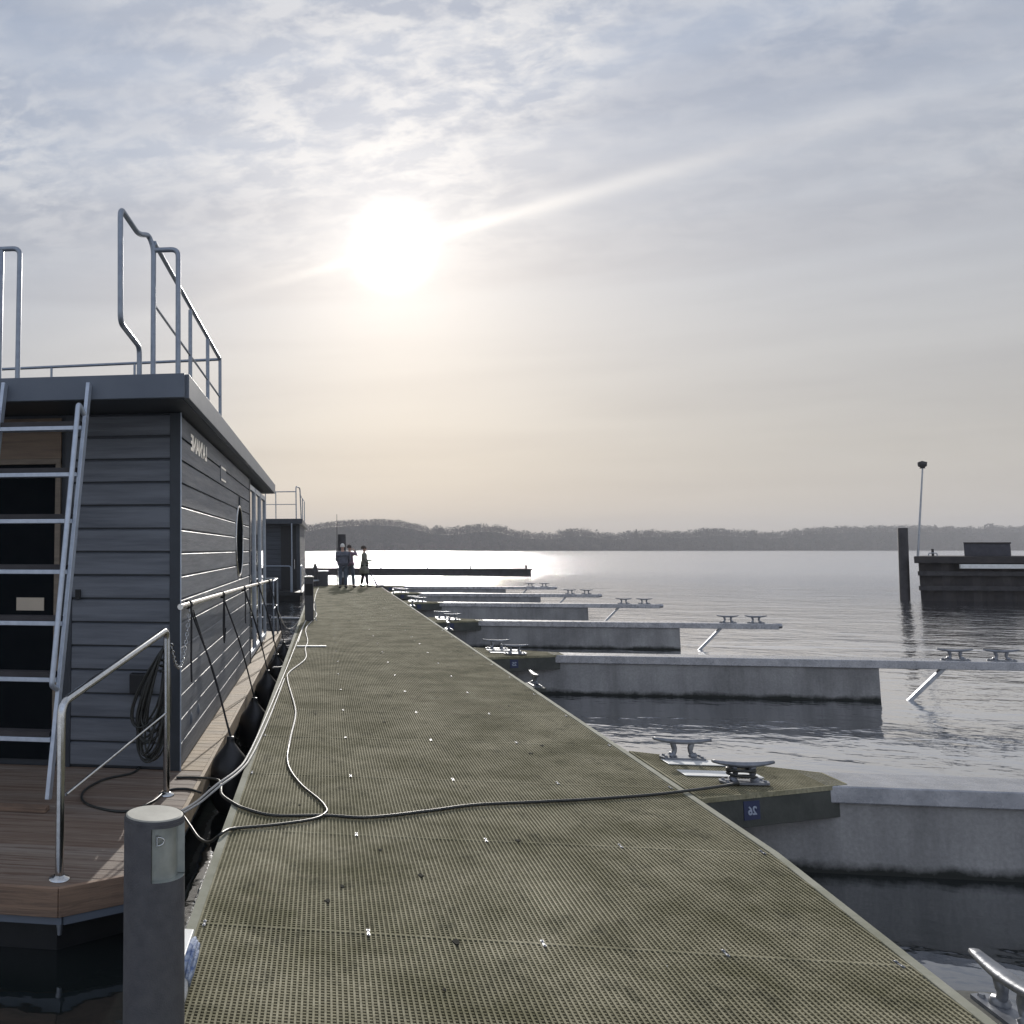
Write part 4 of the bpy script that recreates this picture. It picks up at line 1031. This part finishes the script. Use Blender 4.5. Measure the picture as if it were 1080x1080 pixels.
# ------------------------------------------------------------------ LIGHT AND SKY
sd = ray(415, 262).normalized()
AZ = math.atan2(sd.x, sd.y); EL = math.asin(sd.z)
sun = bpy.data.lights.new('sun', 'SUN'); sun.energy = 3.4; sun.angle = R(.5); sun.color = (1., .95, .88)
so = bpy.data.objects.new('sun', sun); C.objects.link(so); so.rotation_euler = (-sd).to_track_quat('-Z', 'Y').to_euler()
W = bpy.data.worlds.new('World'); scene.world = W; W.use_nodes = True; nt = W.node_tree; nt.nodes.clear()
def L(a, b): nt.links.new(a, b)
out = nd(nt, 'ShaderNodeOutputWorld'); bg = nd(nt, 'ShaderNodeBackground'); L(bg.outputs[0], out.inputs[0])
sky = nd(nt, 'ShaderNodeTexSky', sky_type='NISHITA', sun_disc=False); sky.sun_elevation = EL; sky.sun_rotation = AZ; sky.dust_density = 2.5; sky.air_density = 1.
tc = nd(nt, 'ShaderNodeTexCoord'); D = tc.outputs['Generated']
nrm_ = nd(nt, 'ShaderNodeVectorMath', operation='NORMALIZE'); L(D, nrm_.inputs[0]); D = nrm_.outputs[0]
def mth(op, *a, clamp=False):
    n = nd(nt, 'ShaderNodeMath', operation=op, use_clamp=clamp)
    for i, v in enumerate(a):
        if isinstance(v, (int, float)): n.inputs[i].default_value = v
        else: L(v, n.inputs[i])
    return n.outputs[0]
def dot(v):
    n = nd(nt, 'ShaderNodeVectorMath', operation='DOT_PRODUCT'); L(D, n.inputs[0]); n.inputs[1].default_value = v; return n.outputs['Value']
sx = nd(nt, 'ShaderNodeSeparateXYZ'); L(D, sx.inputs[0]); Z = sx.outputs[2]
cs = dot(tuple(sd)); ang = mth('MULTIPLY', mth('ARCCOSINE', mth('MINIMUM', cs, .999999)), 57.2958)
# thin overcast veil: tone by height
veil = ramp(nt, mth('MULTIPLY', mth('MAXIMUM', Z, 0.), 1.), [(0., (.425, .402, .375)), (.10, (.425, .412, .395)), (.26, (.39, .41, .455)), (.46, (.275, .335, .45)), (1., (.25, .285, .37))])
mb_ = nd(nt, 'ShaderNodeMapping'); mb_.inputs['Scale'].default_value = (1.1, 1.1, 13.); mb_.inputs['Rotation'].default_value = (0, R(-5), 0); L(D, mb_.inputs[0])
nb_ = nd(nt, 'ShaderNodeTexNoise'); nb_.inputs['Scale'].default_value = 1.6; nb_.inputs['Detail'].default_value = 5; nb_.inputs['Roughness'].default_value = .5; L(mb_.outputs[0], nb_.inputs['Vector'])
veil = mul(nt, veil, ramp(nt, nb_.outputs['Fac'], [(.36, (.90, .90, .91)), (.62, (1.05, 1.05, 1.04))]))
# unseen sky behind the camera brightened and tinted blue, an added fill light
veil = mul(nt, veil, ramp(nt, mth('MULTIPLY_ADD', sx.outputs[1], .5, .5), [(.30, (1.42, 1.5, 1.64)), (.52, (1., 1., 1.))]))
# altocumulus layer projected on a plane overhead
zz = mth('MAXIMUM', mth('ADD', Z, .28), .05)
cv = nd(nt, 'ShaderNodeCombineXYZ'); L(mth('DIVIDE', sx.outputs[0], zz), cv.inputs[0]); L(mth('DIVIDE', sx.outputs[1], zz), cv.inputs[1])
def wnoise(scale, sc, rot, detail, rough, off=(0, 0, 0), dist=0):
    m = nd(nt, 'ShaderNodeMapping'); m.inputs['Scale'].default_value = sc; m.inputs['Rotation'].default_value = (0, 0, R(rot)); m.inputs['Location'].default_value = off
    L(cv.outputs[0], m.inputs[0]); n = nd(nt, 'ShaderNodeTexNoise'); n.inputs['Scale'].default_value = scale; n.inputs['Detail'].default_value = detail; n.inputs['Roughness'].default_value = rough; n.inputs['Distortion'].default_value = dist
    L(m.outputs[0], n.inputs['Vector']); return n.outputs['Fac']
big = ramp(nt, wnoise(1.6, (1, .8, 1), 20, 3, .5, (2.3, .4, 0)), [(.34, .1), (.58, 1.)])
puff = ramp(nt, wnoise(15., (.8, 1.25, 1), 25, 7, .62, (0, 0, 0), .25), [(.42, 0.), (.60, 1.)])
wisp = ramp(nt, wnoise(3.0, (.45, 1.6, 1), 28, 6, .6, (5, 2, 0), .4), [(.42, 0.), (.75, 1.)])
hi = mth('SMOOTH_MIN', 1., mth('MAXIMUM', mth('DIVIDE', mth('SUBTRACT', Z, .26), .16), 0.), .1)
cl = mth('MULTIPLY', mth('MULTIPLY', big, puff), hi)
cl = mth('ADD', mth('MULTIPLY', cl, .72), mth('MULTIPLY', mth('MULTIPLY', wisp, .28), mth('ADD', mth('MULTIPLY', hi, .8), .2)), clamp=True)
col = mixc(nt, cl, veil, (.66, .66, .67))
# pale streak crossing the sun: a thin great-circle band
s1 = ray(415, 262).normalized(); s2 = ray(800, 152).normalized(); pn = s1.cross(s2).normalized()
alg = s2 - s1 * s2.dot(s1); alg.normalize()
dp = dot(tuple(pn)); al = dot(tuple(alg))
wd = mth('ADD', .0042, mth('MULTIPLY', mth('ABSOLUTE', al), .020))
band = mth('EXPONENT', mth('MULTIPLY', mth('POWER', mth('DIVIDE', mth('ABSOLUTE', dp), wd), 2.), -1.))
fade = mth('EXPONENT', mth('MULTIPLY', mth('POWER', mth('DIVIDE', al, .30), 2.), -1.))
side = ramp(nt, mth('ADD', mth('MULTIPLY', al, 2.), .5), [(.25, .25), (.6, 1.)])
fr_ = mth('GREATER_THAN', cs, 0.)
bandf = mth('MULTIPLY', mth('MULTIPLY', mth('MULTIPLY', band, fade), fr_), mth('MULTIPLY', side, mth('ADD', mth('MULTIPLY', wisp, .4), .62)), clamp=True)
col = mixc(nt, bandf, col, (.82, .80, .78))
# circumsolar glow in the thin cloud, very bright where the sun shines through
def glow(amp, wdt, pw, c):
    e = mth('MULTIPLY', mth('EXPONENT', mth('MULTIPLY', mth('POWER', mth('DIVIDE', ang, wdt), pw), -1.)), amp)
    n = nd(nt, 'ShaderNodeVectorMath', operation='SCALE'); n.inputs[0].default_value = c; L(e, n.inputs[3]); return n.outputs[0]
def vadd(a, b):
    n = nd(nt, 'ShaderNodeVectorMath', operation='ADD'); L(a, n.inputs[0]); L(b, n.inputs[1]); return n.outputs[0]
col = vadd(col, glow(.16, 20., 1.3, (1., .97, .92)))
col = vadd(col, glow(.24, 4.6, 1.3, (1., .97, .90)))
col = vadd(col, glow(6., 1.3, 2.0, (1., .98, .93)))
ns = nd(nt, 'ShaderNodeVectorMath', operation='SCALE'); L(sky.outputs[0], ns.inputs[0]); ns.inputs[3].default_value = .006
col = vadd(col, ns.outputs[0])
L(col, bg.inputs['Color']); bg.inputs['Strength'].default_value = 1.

# ------------------------------------------------------------------ CAMERA
cd = bpy.data.cameras.new('camera'); cam = bpy.data.objects.new('camera', cd); C.objects.link(cam); scene.camera = cam
cd.sensor_fit = 'HORIZONTAL'; cd.sensor_width = 36; cd.lens = FPX / 1080 * 36; cd.shift_x = (540 - CX) / 1080; cd.shift_y = (CY - 540) / 1080
cd.clip_start = .05; cd.clip_end = 6000
cam.location = (0, 0, EYE); cam.rotation_euler = (math.pi / 2 + PITCH, 0, -YAW)
scene.render.engine = 'CYCLES'
vs_ = scene.view_settings; vs_.view_transform = 'Standard'; vs_.look = 'None'; vs_.exposure = 0.08; vs_.gamma = 1; vs_.use_curve_mapping = False
scene.cycles.max_bounces = 8; scene.cycles.sample_clamp_indirect = 6
scene.render.resolution_x = 1024; scene.render.resolution_y = 1024
